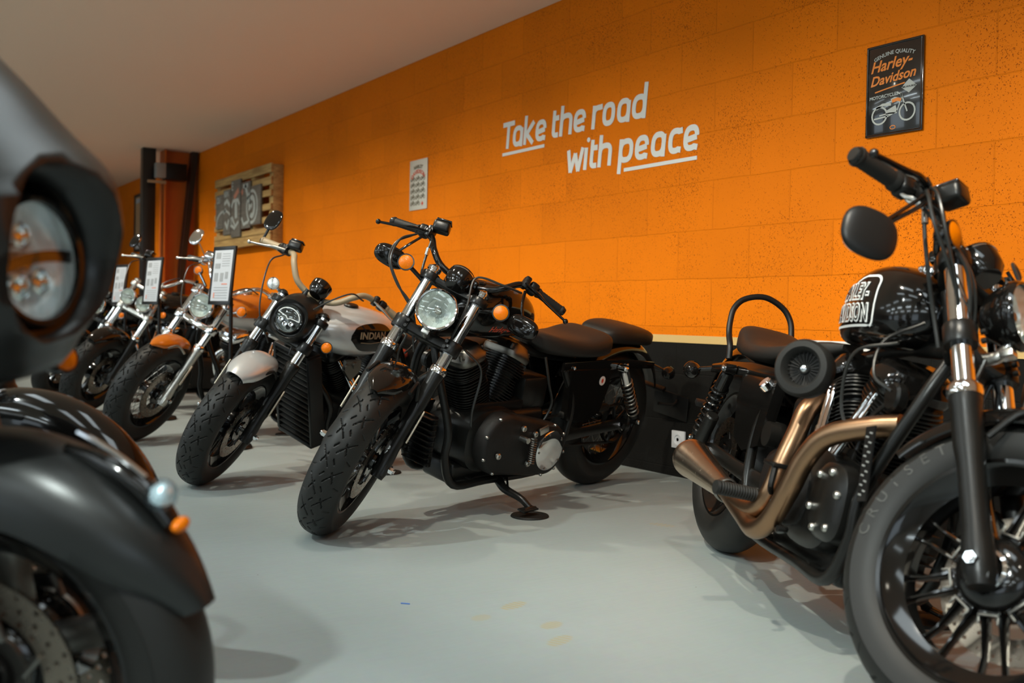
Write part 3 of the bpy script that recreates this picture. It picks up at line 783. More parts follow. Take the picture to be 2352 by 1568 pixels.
class Bike: pass
def tyre_profile(R, w):
    hw = w / 2
    return [(hw * .985 * l, R - .34 * w * abs(l) ** 2.5 * (.8 + .2 * l * l)) for l in [-1 + i / 20 for i in range(41)]]
def make_bike(label, X, Y, head, lean, steer, wb, rake, trail, Rf, Rr, wf=.13, wr=.15, name='motorcycle'):
    """stand a motorcycle on both tyres with its side-stand lean and its bars turned"""
    b = Bike()
    rk = radians(rake); ax = Vector((-sin(rk), 0, cos(rk))); fd = Vector((cos(rk), 0, sin(rk)))
    A0 = Vector((wb + trail, 0, 0)); axle = Vector((wb, 0, Rf))
    O = A0 + ax * ((axle - A0).dot(ax))
    RS = Matrix.Rotation(radians(steer), 4, ax)
    S = Matrix.Translation(A0) @ RS @ Matrix.Translation(-A0)
    pitch = 0.0; dz = 0.0
    for _ in range(5):
        Rm = Matrix.Rotation(radians(head), 4, 'Z') @ Matrix.Rotation(radians(-lean), 4, 'X') @ Matrix.Rotation(pitch, 4, 'Y')
        lo = []
        for c, a, R, w in ((Vector((0, 0, Rr)), Vector((0, 1, 0)), Rr, wr), (S @ axle, RS @ Vector((0, 1, 0)), Rf, wf)):
            az = (Rm @ a).z; k = sqrt(1 - az * az)
            lo.append((Rm @ c).z + min(y * az - r * k for y, r in tyre_profile(R, w)))
        pitch += (lo[1] - lo[0]) / wb; dz = -lo[0]
    b.mw = Matrix.Translation((X, Y, dz)) @ Rm
    b.root = empty(name, mw=b.mw); tag(b.root, label, 'motorcycle')
    F = Matrix((fd, Vector((0, 1, 0)), ax)).transposed().to_4x4(); F.translation = O
    b.S = S; b.F = S @ F; b.F0 = F; b.off = (axle - A0).dot(fd); b.wb = wb; b.Rf = Rf; b.Rr = Rr
    b.WF = S @ Matrix.Translation(axle); b.WR = Matrix.Translation((0, 0, Rr))
    return b

def forks(b, sp, col, top, lowcl, r=.0225, rs=.0285, upper='chrome', lower='black', collar='chrome', clamp='black', refl=True, slim=False, split_top=None, capm='chrome', brk=True):
    """each fork leg is a part (slider, stanchion, collar as its sub-parts); the triple clamps are parts"""
    o = b.off
    for sd in (-1, 1):
        y = sd * sp
        g = G(b.F); pr = [(rs * .8, -.045), (rs, -.02), (rs, .03), (rs * .86, .07), (rs * .86, .20), (rs * (.86 if slim else 1), .24), (rs, col - .03), (rs * 1.08, col - .02), (rs * 1.08, col)]
        g.lathe([(0, -.045)] + pr + [(0, col)], (o, y, 0), (0, 0, 1), 24)
        g.box((o, y, -.012), (.05, .042, .05), bev=.006)
        leg = obj('fork_leg', g, lower, b.root)
        g = G(b.F); g.cyl((o, y, col - .01), (o, y, top + .02), r, 28); obj('stanchion', g, upper, leg, label='polished tube' if upper == 'chrome' else None)
        g = G(b.F); g.lathe([(0, col - .004), (rs * 1.13, col - .004), (rs * 1.16, col + .004), (rs * 1.16, col + .016), (rs * 1.0, col + .024), (r, col + .026)], (o, y, 0), (0, 0, 1), 28); obj('collar', g, collar, leg)
        g = G(b.F); g.lathe([(0, top + .016), (r * 1.2, top + .016), (r * 1.2, top + .028), (r * .7, top + .036), (r * .5, top + .040), (0, top + .040)], (o, y, 0), (0, 0, 1), 20); obj('cap', g, capm, leg)
        g = G(b.F); g.cyl((o, y + sd * .018, 0), (o, y + sd * .042, 0), .0125, 6); g.cyl((o, y + sd * .040, 0), (o, y + sd * .048, 0), .008, 12); obj('axle_nut', g, 'chrome', leg)
        if refl:
            g = G(b.F); g.box((o + .004, y + sd * (rs + .004), .175), (.016, .006, .13), bev=.002); obj('reflector', g, 'reflector', leg, label='long pale reflector')
    for nm, z, hh, t in (('lower_clamp', lowcl, .050, .02), ('upper_clamp', top - .012, .032, .02)):
        g = G(b.F)
        for sd in (-1, 1):
            g.lathe([(0, z - hh / 2), (r + .011, z - hh / 2), (r + .013, z - hh / 2 + .004), (r + .013, z + hh / 2 - .004), (r + .011, z + hh / 2), (0, z + hh / 2)], (o, sd * sp, 0), (0, 0, 1), 24)
            if nm == 'lower_clamp' and brk:
                for zz in (-.011, .011): g.cyl((o + r + .012, sd * (sp - .022), z + zz), (o + r + .024, sd * (sp - .022), z + zz), .0065, 10)
        rings = []
        for i in range(13):
            f = -1 + 2 * i / 12; y = f * sp; w_ = .030 + .012 * (1 - f * f); xo = o - .030 * (1 - f * f)
            rings.append([(xo + p, y, z + q) for p, q in superell(14, w_, hh * .42, .5)])
        g.loft(rings); obj(nm, g, clamp, b.root)
    g = G(b.F0); g.cyl((0, 0, lowcl - .02), (0, 0, top), .030, 20); obj('steering_head', g, 'black', b.root)
    g = G(b.F); g.cyl((o, -sp, 0), (o, sp, 0), .010, 12); obj('front_axle', g, 'greymetal', b.root)

def headlight(b, c, r, deep=.09, shell='chrome', rim='chrome', down=0.0, cap=True, name='headlight', tilt=8, lensm='glass', Rx=None, bowl='reflect'):
    """round lamp: shell is the part; reflector, bulb shield, lens and rim are sub-parts. c in fork coords"""
    q_ = min(1.0, deep * .80 / .066)
    T = b.F @ Matrix.Translation(c) @ Matrix.Rotation(radians(90 + tilt), 4, 'Y') if Rx is None else Rx
    g = G(T); g.lathe([(0, -deep), (r * .35, -deep * .97), (r * .70, -deep * .75), (r * .93, -deep * .38), (r * 1.0, -.012), (r * 1.0, 0), (r * .955, 0), (r * .95, -.012), (r * .88, -deep * .42), (r * .64, -deep * .76), (r * .30, -deep * .93), (0, -deep * .95)], axis=(0, 0, 1), n=48)
    p = obj(name, g, shell, b.root)
    g = G(T); g.lathe([(r * .985, -.016), (r * 1.045, -.010), (r * 1.05, .004), (r * .99, .012), (r * .92, .010), (r * .92, .002), (r * .98, -.004)], axis=(0, 0, 1), n=56, closed=True); obj('rim', g, rim, p)
    g = G(T); g.lathe([(r * .92, .001), (r * .80, -.022 * q_), (r * .58, -.044 * q_), (r * .34, -.058 * q_), (r * .16, -.064 * q_), (0, -.064 * q_)], axis=(0, 0, 1), n=36, caps=False); obj('reflector_bowl', g, bowl, p, angle=10)
    g = G(T); g.lathe([(0, -.012), (r * .13, -.012), (r * .17, -.016), (r * .17, -.050 * q_), (0, -.055 * q_)], axis=(0, 0, 1), n=20); obj('bulb_shield', g, 'greymetal', p)
    g = G(T); g.lathe([(0, .016), (r * .4, .0145), (r * .75, .010), (r * .93, .004), (r * .93, .001), (r * .75, .007), (r * .4, .0115), (0, .013)], axis=(0, 0, 1), n=48)
    for k in range(-4, 5):
        xx = k * r * .19; hl = sqrt(max(0, (r * .86) ** 2 - xx * xx))
        for s2 in (-1, 1):
            if abs(k) < 1: continue
            pts = [(f_ * hl, xx, .0165 - .010 * ((f_ * hl) ** 2 + xx * xx) / (r * r) - .0015) for f_ in [s2 * q / 5 for q in range(1, 6)]]
            g.tube(pts, .0012, 5)
    obj('lens', g, lensm, p)
    if cap:
        g = G(T); g.cyl((r * .9, 0, -.02), (r * 1.28, 0, -.035), .011, 12); obj('mount', g, 'chrome', p)
    return p

def signal(b, a, c, r=.027, stalk='black', face=(1, 0, 0), T=None, deep=.040, lens='amber', body='gloss', name='turn_signal', stud=False):
    T = T or b.F
    g = G(T); g.tube([a, tuple((Vector(a) + Vector(c)) / 2), c], .0085, 12); f = Vector(face).normalized(); cc = Vector(c)
    g.lathe([(0, -deep), (r * .5, -deep * .93), (r * .85, -deep * .6), (r, -.006), (r, 0), (r * .9, .001)], cc, f, 28)
    p = obj(name, g, body, b.root)
    g = G(T); g.lathe([(r * .93, 0), (r * .90, .005), (r * .6, .010), (0, .013)], cc, f, 28); 
    if stud:
        u, w, _ = frame_of(f)
        for i in range(-3, 4):
            for j in range(-3, 4):
                if i * i + j * j < 10: g.ell(cc + f * (.008) + (u * i + w * j) * r * .24, (r * .09,) * 3, nu=6, nv=4)
    obj('lens', g, lens, p, label='amber lens' if lens == 'amber' else None)
    g = G(T); g.lathe([(r * .92, -.002), (r * 1.06, -.002), (r * 1.06, .005), (r * .92, .005)], cc, f, 28, closed=True); obj('rim', g, 'chrome' if body != 'gloss' else 'gloss', p)
    return p

def handlebar(b, path, m='gloss', r=.0127, gripL=.12, gripm='grip', leverm='gloss', boxm='black', res=True, lever_dx=.035, r_grip=.0175, endm='plastic', lever_len=.17, res_off=(0, 0, 0)):
    """path: fork-frame points of the left half from the middle outwards; last one is the bar end"""
    full = mirror_pts(path[::-1]) + [p for p in path if p[1] != 0] if path[0][1] != 0 else mirror_pts(path[::-1]) + path[1:]
    g = G(b.F); g.tube(full, r, 14, 8); hb = obj('handlebar', g, m, b.root)
    e = Vector(path[-1]); d = (Vector(path[-2]) - e).normalized()
    for sd in (1, -1):
        k = lambda v: (v[0], v[1] * sd, v[2])
        g = G(b.F)
        a = e; prof = [(0, 0), (r_grip * 1.15, 0), (r_grip * 1.15, .006)]
        for i in range(9): prof += [(r_grip * .97, .010 + i * .0115), (r_grip * 1.03, .014 + i * .0115)]
        prof += [(r_grip * 1.22, gripL - .006), (r_grip * 1.22, gripL), (0, gripL)]
        g.lathe(prof, k(a), k(d), 22); obj('grip', g, gripm, hb)
        g = G(b.F); g.lathe([(0, -.012), (r_grip * .8, -.012), (r_grip * 1.0, -.006), (r_grip * 1.0, .001), (0, .001)], k(a), k(d), 20); obj('bar_end', g, endm, hb)
        # switch housing and lever perch
        c = a + d * (gripL + .022); g = G(b.F)
        Rr = Matrix.Rotation(0, 3, 'X')
        u, w, ax_ = frame_of(k(d)); Rb = Matrix((u, w, ax_)).transposed()
        g.box(k(c), (.046, .050, .040), Rb, bev=.012, seg=3)
        c2 = c + d * .034; g.box(k(c2 + Vector((.012, 0, .0))), (.046, .050, .026), Rb, bev=.008)
        pv = c2 + Vector((lever_dx, .004, -.010))
        g.box(k(pv - Vector((.010, 0, 0))), (.036, .034, .022), Rb, bev=.006)
        obj('switch_housing', g, boxm, hb)
        g = G(b.F); lt = a + Vector((lever_dx + .022, .036, -.046))
        mid = (pv + lt) / 2 + Vector((.012, 0, -.003))
        g.tube([k(pv), k((pv * .7 + lt * .3) + Vector((.014, 0, 0))), k(mid), k(lt * .9 + pv * .1), k(lt)], [.0100, .0115, .0090, .0078, .007], 10, 5, flat=.65); g.ell(k(lt), (.0105, .0105, .0105), nu=12, nv=8)
        obj('lever', g, leverm, hb)
        if res and sd == -1:
            g = G(b.F); rc = c2 + d * .030 + Vector((.020, 0, .030)) + Vector(res_off)
            g.box(k(rc), (.062, .066, .044), Matrix.Rotation(radians(-sd * 12), 3, 'X'), bev=.012, seg=3); rp = obj('brake_reservoir', g, boxm if boxm != 'crinkle' else 'gloss', hb)
            g = G(b.F); g.box(k(rc + Vector((0, 0, .024))), (.056, .060, .008), Matrix.Rotation(radians(-sd * 12), 3, 'X'), bev=.003); obj('reservoir_cap', g, 'gloss', rp)
    return hb

def mirror(b, a, c, rad=(.012, .055, .042), stemm='gloss', shell='gloss', R=None, mid=None, T=None, slots=False, glassface=-1):
    T = T or b.F; R = R or Matrix.Identity(3)
    g = G(T); pts = [a] + ([mid] if mid else []) + [c]
    g.tube(pts, [.007] * len(pts), 10, 5, flat=.55)
    if slots:
        o2 = Vector((0, 0, .022)); g.tube([Vector(a) + o2 * .9] + ([Vector(mid) + o2] if mid else []) + [Vector(c) + o2 * .2], .0045, 8, 5)
    p = obj('mirror', g, stemm, b.root)
    g = G(T); g.ell(c, rad, R, 28, 16, .80); obj('mirror_shell', g, shell, p)
    g = G(T); u = R @ Vector((glassface * rad[0] * .80, 0, 0)); sec = superell(28, rad[1] * .86, rad[2] * .86, .75)
    g.loft([[Vector(c) + u * q + R @ Vector((0, y, z)) for y, z in sec] for q in (.75, 1.12)]); obj('mirror_glass', g, 'chrome', p)
    return p

def cable(b, pts, r=.0042, T=None, m='cable', name='cable'):
    g = G(T or b.F); g.tube(pts, r, 8, 8); return obj(name, g, m, b.root)

def cylinder_fins(g, base, d, n, r, h, wide=1.0, th=.0032, flatd=.0):
    """stack of thin rounded fins along direction d"""
    base = Vector(base); d = Vector(d).normalized(); y = Vector((0, 1, 0)); x = y.cross(d).normalized()
    for i in range(n):
        z = h * i / (n - 1); q = r * (1 + .10 * sin(pi * i / (n - 1)))
        sec = superell(28, q * wide, q, .62)
        for zz in (0,):
            g.loft([[base + d * (z + t) + x * a + y * b_ for a, b_ in sec] for t in (-th / 2, th / 2)])
    sec = superell(20, r * .80 * wide, r * .80, .7)
    g.loft([[base + d * t + x * a + y * b_ for a, b_ in sec] for t in (-.01, h + .01)])

def vtwin(b, cx, cz, half=22.5, cyl_r=.076, z0=.125, h=.125, m='black', rocker='crinkle', rod='chrome', side=-1, case=True, rt=.30):
    """engine block is the part; cylinders, rocker covers, pushrod tubes are its sub-parts"""
    g = G()
    rings = [[(cx + p, y, cz + q) for p, q in superell(28, rx, rz, .72)] for y, rx, rz in ((-.135, .13, .10), (-.125, .155, .125), (0, .165, .135), (.125, .155, .125), (.135, .13, .10))]
    g.loft(rings); g.box((cx - .22, 0, cz + .01), (.24, .20, .19), bev=.03, seg=3)
    g.box((cx - .05, 0, cz + .12), (.30, .17, .05), bev=.012); g.box((cx - .06, 0, .195), (.44, .17, .09), bev=.02, seg=3)
    eng = obj('engine', g, 'black', b.root)
    for sd in (1, -1):
        a = radians(half) * sd; d = Vector((sin(a), 0, cos(a)))
        g = G(); base = Vector((cx, 0, cz)) + d * z0
        cylinder_fins(g, base, d, 12, cyl_r, h, 1.0); obj('cylinder', g, m, eng)
        g = G(); cylinder_fins(g, base + d * (h + .018), d, 6, cyl_r * 1.04, .052, 1.05, .004); obj('cylinder_head', g, m, eng)
        x = Vector((0, 1, 0)).cross(d); top = base + d * (h + .10)
        g = G()
        def sec(w_, l_, z): return [top + d * z + x * p + Vector((0, 1, 0)) * q for p, q in superell(28, w_, l_, .55)]
        g.loft([sec(.070, .088, -.020), sec(.074, .092, -.010), sec(.074, .092, .006), sec(.060, .084, .022), sec(.052, .074, .040), sec(.040, .060, .046)])
        for q in range(7): g.cyl(top + x * (-.054 + .018 * q) + V(0, .075, 0) + d * .020, top + x * (-.054 + .018 * q) + V(0, -.075, 0) + d * .020, .0035, 6)
        for p_ in (-.058, .058):
            for q_ in (-.06, .06): g.cyl(top + x * p_ + V(0, q_, 0) + d * .012, top + x * p_ + V(0, q_, 0) + d * .032, .007, 8)
        obj('rocker_cover', g, rocker, eng)
        for dx in (-.014, .014):
            g = G(); p0 = Vector((cx + sd * .045 + dx, side * .118, cz + .10)); p1 = base + d * (h + .06) + Vector((dx * .9, side * .075, 0))
            g.tube([p0, p0 * .62 + p1 * .38, p0 * .6 + p1 * .4, p1], [.011, .011, .0085, .0085], 12); obj('pushrod_tube', g, rod, eng)
    return eng

def shock(b, a, c, r=.030, m_top='chrome', m_spring='greymetal', n=9, piggy=False):
    a = Vector(a); c = Vector(c); d = (c - a).normalized(); L = (c - a).length; u, w, _ = frame_of(d)
    sd = 1 if a.y > 0 else -1
    g = G(); g.cyl(a - V(0, .018, 0), a + V(0, .018, 0), .018, 16); g.lathe([(0, .01), (r * .7, .012), (r * .85, .03), (r * .85, .075), (r * .9, .08), (0, .08)], a, d, 24)
    p = obj('rear_shock', g, m_top, b.root)
    g = G(); pts = []; h0, h1 = .07, L - .045
    for i in range(n * 16 + 1):
        t = i / (n * 16); an = 2 * pi * n * t; pts.append(a + d * (h0 + (h1 - h0) * t) + (u * cos(an) + w * sin(an)) * r * .88)
    g.tube(pts, .0050, 8); obj('spring', g, m_spring, p)
    g = G(); g.cyl(a + d * .05, c - d * .02, r * .42, 16); g.cyl(c - d * .055, c - d * .030, r * .9, 20); g.cyl(c - V(0, .018, 0), c + V(0, .018, 0), .018, 16); obj('damper', g, 'black' , p)
    g = G()
    for q in (a, c): g.lathe([(0, 0), (.011, 0), (.011, .006), (.006, .010), (0, .010)], q + V(0, sd * .018, 0), (0, sd, 0), 12)
    obj('mount_bolt', g, 'chrome', p)
    if piggy:
        g = G(); q = a + d * (L * .62) + V(.055, 0, 0); g.cyl(q, q + d * .12, .023, 18, ch=.005); obj('reservoir_can', g, 'black', p)
    return p

def bolts(name, pts, ax, parent, r=.008, h=.006, m='chrome'):
    for p in pts:
        g = G(); g.lathe([(0, 0), (r, 0), (r, h * .7), (r * .7, h), (r * .45, h), (r * .4, h * .5), (0, h * .5)], p, ax, 12); obj(name, g, m, parent)
# ------------------------------------------------------------------ shared body pieces
def frame_tubes(b, x_front=1.13, x_head=1.20, z_head=.72, zlow=.17, x_back=.42, r=.016, y=.115):
    g = G()
    for sd in (-1, 1):
        g.tube([(x_head, sd * .02, z_head), (x_head - .005, sd * .06, z_head - .10), (x_front + .01, sd * y, .40), (x_front, sd * y, .28), (x_front - .07, sd * y, zlow), (x_front - .25, sd * y, zlow - .005), (x_back + .1, sd * y, zlow), (x_back, sd * y, zlow + .10), (x_back - .02, sd * y, .45), (x_back + .06, sd * (y - .01), .60)], r, 12, 5)
    g.tube([(x_head, 0, z_head + .03), (.90, 0, .74), (.60, 0, .66), (.30, 0, .62)], .022, 12, 5)
    for x in (.62, .95): g.cyl((x, -y, zlow), (x, y, zlow), .012, 10)
    return obj('frame', g, 'black', b.root)
def swingarm(b, x=.52, y=.105, m='black', zr=None):
    g = G()
    zr = zr or b.Rr
    for sd in (-1, 1):
        g.loft([[(xx, sd * y + p, zz + q) for p, q in superell(12, .014, hh, .6)] for xx, zz, hh in ((x, .30, .030), (.25, .31, .024), (.0, zr, .026), (-.06, zr, .022))])
    g.cyl((x, -y, .30), (x, y, .30), .022, 14); g.cyl((0, -y - .02, zr), (0, y + .02, zr), .012, 10)
    o = obj('swingarm', g, m, b.root)
    for sd in (-1, 1):
        g = G(); g.cyl((0, sd * (y + .012), zr), (0, sd * (y + .036), zr), .014, 6); obj('axle_nut', g, 'chrome', o)
    return o
def primary(b, c0, r0, c1, r1, y0, y1, m='black', derby=None, dm='chrome'):
    """cover around two shafts: outline is the hull of two circles"""
    def hull(k):
        pts = []
        dx, dz = c0[0] - c1[0], c0[1] - c1[1]; a = atan2(dz, dx)
        for i in range(17): t = a - pi / 2 + pi * i / 16; pts.append((c0[0] + r0 * k * cos(t), c0[1] + r0 * k * sin(t)))
        for i in range(17): t = a + pi / 2 + pi * i / 16; pts.append((c1[0] + r1 * k * cos(t), c1[1] + r1 * k * sin(t)))
        return pts
    g = G(); sg_ = 1 if y1 > y0 else -1
    g.loft([[(x, y, z) for x, z in hull(k)] for y, k in ((y0, 1.0), (y1 - .020 * sg_, 1.0), (y1 - .006 * sg_, .93), (y1, .84))])
    p = obj('primary_cover', g, m, b.root)
    H = hull(.95); pts = [(x, y1 - .012 * sg_, z) for x, z in H[1::4]]
    bolts('cover_bolt', pts, (0, sg_, 0), p, .0065, .010, 'alu')
    if derby:
        g = G(); g.lathe([(0, 0), (derby[2], 0), (derby[2], .008), (derby[2] * .9, .014), (derby[2] * .6, .017), (0, .018)], (derby[0], y1 - .006 * sg_, derby[1]), (0, sg_, 0), 40)
        d = obj('derby_cover', g, dm, p, label='polished round cover')
        bolts('derby_bolt', [(derby[0] + derby[2] * .88 * cos(a), y1 + .006 * sg_, derby[1] + derby[2] * .88 * sin(a)) for a in [2 * pi * k / 5 for k in range(5)]], (0, sg_, 0), d, .005, .004, 'greymetal')
    return p
def seat_geo(b, name, prof, m='leather', parent=None, e=.55):
    """prof rows: x, z bottom, z top, half width"""
    prof = sorted(prof); rings = []; X = [p[0] for p in prof]; n = 22
    for i in range(n + 1):
        x = X[0] + (X[-1] - X[0]) * (.5 - .5 * cos(pi * i / n))
        zb = sm(X, [p[1] for p in prof], x); zt = sm(X, [p[2] for p in prof], x); w = sm(X, [p[3] for p in prof], x)
        rings.append([(x, p, (zb + zt) / 2 + q) for p, q in superell(30, w, (zt - zb) / 2, e)])
    g = G(); g.loft(rings); return obj(name, g, m, parent or b.root, angle=60)
def kickstand(b, x=.80, y0=.12, z0=.16, y1=.307, z1=.089, x1=.80, pad=True):
    for _ in range(6): z1 += .0225 - (b.mw @ Vector((x1, y1, z1))).z
    g = G(); foot = Vector((x1, y1, z1)); 
    g.tube([(x, y0, z0), (x + .01, y0 + .05, z0 - .02), (x1 + .01, y1 - .05, z1 + .035), (x1, y1 - .005, z1 + .012)], [.020, .017, .014, .013], 12, 5)
    g.tube([(x1 - .03, y1 + .0, z1 + .006), (x1, y1, z1 + .010), (x1 + .05, y1 + .010, z1 + .010)], .010, 8, 3); g.box((x1 + .02, y1 + .005, z1 + .012), (.09, .035, .008), bev=.002)
    g.tube([(x - .04, y0 + .01, z0 + .01), (x - .02, y0 + .05, z0 - .03), (x1 - .0, y1 - .06, z1 + .04)], .005, 6, 3)
    k = obj('kickstand', g, 'black', b.root)
    w = b.mw @ foot
    if pad:
        t = empty('stand_pad', (w.x, w.y, 0)); g = G(); g.lathe([(0, 0), (.074, 0), (.076, .003), (.073, .008), (.056, .008), (.054, .006), (0, .006)], axis=(0, 0, 1), n=36)
        o = obj('pad_disc', g, 'grip', t); return k, t
    return k, None
def exhaust(b, pts, r, m, muff=None, mm='muffler', name='exhaust_pipe'):
    g = G(); g.tube(pts, r, 18, 8); p = obj(name, g, m, b.root)
    if muff:
        a, c, ra, rc = Vector(muff[0]), Vector(muff[1]), muff[2], muff[3]; d = c - a; L = d.length
        g = G(); g.lathe([(ra, 0), (ra * 1.1, .012), (rc * .97, L * .93), (rc, L * .94), (rc, L), (rc * .86, L + .004), (rc * .80, L - .02), (rc * .45, L - .05), (rc * .4, L - .12), (0, L - .12)], a, d, 36)
        q = obj('muffler', g, mm, p)
        g = G(); g.lathe([(ra * 1.15, -.008), (ra * 1.3, -.006), (ra * 1.3, .014), (ra * 1.15, .016)], a, d, 24, closed=True); obj('pipe_clamp', g, 'greymetal', p)
    return p

# ------------------------------------------------------------------ the two black bobbers in front of the camera
def bobber(label, X, Y, head, lean, steer, opt):
    b = make_bike(label, X, Y, head, lean, steer, 1.495, 30, .134, .32, .323, .135, .15)
    r = b.root
    wheel('front_wheel', b.WF, .32, .135, .213 if opt['wheel'] == 'wire' else .228, opt['wheel'], r, tread=True, disc=1)
    wheel('rear_wheel', b.WR, .323, .15, .213, 'wire' if opt['wheel'] == 'wire' else 'ten', r, tread=False, disc=-1, disc_r=.125)
    forks(b, .103, .385 if opt['fender'] == 'short' else .352, .700, .487 if opt['fender'] == 'short' else .495, refl=opt['fender'] == 'short', rs=.0285 if opt['fender'] == 'short' else .031)
    # short front mudguard with its stays
    if opt['fender'] == 'short':
        fd = fender('front_fender', b.WF, .352, .074, 62, 128, 'gloss', r, drop=.045, taper0=.18, taper1=.6, power=2.0)
    else:
        fd = fender('front_fender', b.WF, .350, .080, 48, 152, 'gloss', r, drop=.050, taper0=.55, taper1=.75, power=2.2)
    for sd in (-1, 1):
        g = G(b.WF); g.tube([(.02, sd * .084, .30), (-.06, sd * .080, .315), (-.10, sd * .094, .24)], .007, 8, 4)
        obj('fender_stay', g, 'black', fd)
    # caliper on the left leg
    g = G(b.WF); g.box((-.115, .085, .075), (.055, .055, .12), Matrix.Rotation(radians(25), 3, 'Y'), bev=.012, seg=3); g.cyl((-.10, .11, .10), (-.10, .118, .10), .017, 18); g.cyl((-.125, .11, .055), (-.125, .118, .055), .017, 18)
    cal = obj('brake_caliper', g, 'black', r)
    bolts('caliper_bolt', [(0, 0, 0)], (0, 0, 1), cal, .0001, .0001) if False else None
    headlight(b, (.135, 0, .572), .074, .085, 'gloss', 'chrome' if opt['fender'] == 'short' else 'gloss')
    g = G(b.F); g.tube([(.03, 0, .49), (.075, 0, .485), (.10, 0, .50)], .014, 10, 4); g.box((.10, 0, .487), (.03, .03, .02), bev=.004); obj('headlight_bracket', g, 'alu', r)
    # speedometer
    T = b.F @ Matrix.Translation((.055, 0, .735)) @ Matrix.Rotation(radians(-22), 4, 'Y')
    g = G(T); g.lathe([(0, -.05), (.032, -.05), (.047, -.03), (.051, 0), (.051, .020), (.047, .024), (.043, .018), (0, .018)], axis=(0, 0, 1), n=40); sp = obj('speedometer', g, 'gloss', r)
    g = G(T); g.lathe([(.0485, .010), (.0525, .010), (.0525, .014), (.0485, .014)], axis=(0, 0, 1), n=40, closed=True); obj('bezel', g, 'chrome', sp)
    g = G(T); g.lathe([(0, .0185), (.042, .0185), (.042, .0195), (0, .0195)], axis=(0, 0, 1), n=32); obj('dial', g, 'plastic', sp)
    # bars
    short = opt['fender'] == 'short'
    path = [(-.005, .0, .748), (-.005, .06, .750), (.000, .11, .765), (-.005, .155, .802), (-.030, .195, .848), (-.065, .25, .862), (-.085, .31, .860), (-.105, .375, .855)]
    if not short: path = [(-.005, .0, .748), (-.005, .06, .750), (.020, .11, .768), (.040, .155, .790), (.030, .20, .800), (.010, .26, .808), (-.010, .325, .814), (-.028, .395, .817)]
    handlebar(b, path, 'gloss', r_grip=.0165 if short else .020, endm='black', res_off=(0, 0, 0) if short else (.030, -.035, -.020))
    g = G(b.F)
    for sd in (-1, 1): g.cyl((-.008, sd * .045, .70), (-.006, sd * .045, .762), .019, 16); g.box((-.006, sd * .045, .752), (.05, .036, .034), bev=.008)
    obj('riser', g, 'gloss', r)
    # mirrors hang under the bars
    for sd in (-1, 1):
        cR = (-.005, sd * (.285 if opt['fender'] == 'short' else .395), .700 if opt['fender'] == 'short' else .602)
        if sd == 1 and opt['fender'] != 'short': cR = (.005, .395, .602)
        Rr = Matrix.Rotation(radians(12), 3, 'Y') @ Matrix.Rotation(radians(opt['mtw'] * sd), 3, 'Z')
        rad = opt['mrad']
        mirror(b, (.045, sd * .215, .825) if short is False else (-.02, sd * .225, .830), cR, rad, 'gloss', 'plastic' if opt['fender'] != 'short' else 'gloss', Rr, mid=(.060, sd * .26, .745) if not short else (.01, sd * .245, .770), slots=opt['slots'])
    for sd in (-1, 1):
        signal(b, (b.off, sd * .125, .665), (.085, sd * .200, .685), .030, face=(1, 0, -.12))
    # cables
    cable(b, [(.05, -.24, .80), (.07, -.275, .74), (.075, -.265, .67), (.07, -.19, .60), (.05, -.11, .56), (.03, -.05, .47), (.0, -.02, .42)])
    cable(b, [(.05, -.23, .81), (.085, -.265, .75), (.090, -.25, .66), (.07, -.17, .59), (.04, -.09, .54), (.02, -.03, .46)])
    cable(b, [(.045, .225, .80), (.09, .16, .78), (.11, .06, .75), (.12, .085, .64), (.08, .088, .54), (.02, .085, .46), (-.02, .09, .38)])
    cable(b, [(.02, -.175, .82), (.01, -.165, .76), (.0, -.14, .68), (-.02, -.08, .60), (-.03, -.04, .52)], .005)
    g = G(b.F); g.cyl((.016, -.172, .792), (.012, -.166, .765), .008, 12); obj('brake_line_fitting', g, 'chrome', r)
    cable(b, [(b.off + .03, -.06, .45), (b.off - .02, -.05, .36), (-.06, .06, .26), (-.08, .085, .14)], .0045)
    if opt['filter']:
        g = G(b.WF); g.lathe([(.030, -.066), (.040, -.069), (.040, -.076), (.034, -.080), (.028, -.074)], (0, 0, 0), (0, 1, 0), 36, closed=True); obj('hub_ring', g, 'chrome', r)
        for q in (0, .022):
            g = G(b.F); g.tube([(.0, -.262 + q, .800), (.012, -.262 + q, .778), (.030, -.258 + q, .766), (.045, -.245 + q, .742)], .0048, 8, 5); obj('throttle_tube', g, 'alu', r, label='bare metal')
            cable(b, [(.045, -.245 + q, .742), (.07, -.20 + q, .69), (.085, -.14 + q, .62), (.06, -.09 + q, .54), (.02, -.06, .46)], .0045)
    # tank
    X_ = [.655, .70, .80, .93, 1.05, 1.105, 1.130]; top = [.775, .862, .925, .945, .922, .885, .850]; bot = [.745, .738, .735, .735, .742, .765, .80]
    zc = [(a + c) / 2 for a, c in zip(top, bot)]; hz = [(a - c) / 2 for a, c in zip(top, bot)]; hy = [.022, .070, .108, .128, .112, .080, .035]
    g = G(); tank_geo(g, X_, zc, hz, hy, .68); tk = obj('fuel_tank', g, 'gloss', r)
    def tside(sd, x, z, e=.0012):
        c, a, w = sm(X_, zc, x), sm(X_, hz, x), sm(X_, hy, x); q = min(.985, abs((z - c) / a)); p_ = 2 / .68
        return (x, sd * (w * max(0, 1 - q ** p_) ** (1 / p_) + e), z)
    g = G(); g.lathe([(0, 0), (.034, 0), (.034, .010), (.028, .016), (0, .018)], (1.00, 0, .932), (.05, 0, 1), 28)
    for k in range(12): a = 2 * pi * k / 12; g.ell((1.00 + .033 * cos(a), .033 * sin(a), .940), (.004, .004, .006), nu=6, nv=4)
    obj('filler_cap', g, 'chrome' if opt['fender'] != 'short' else 'black', tk)
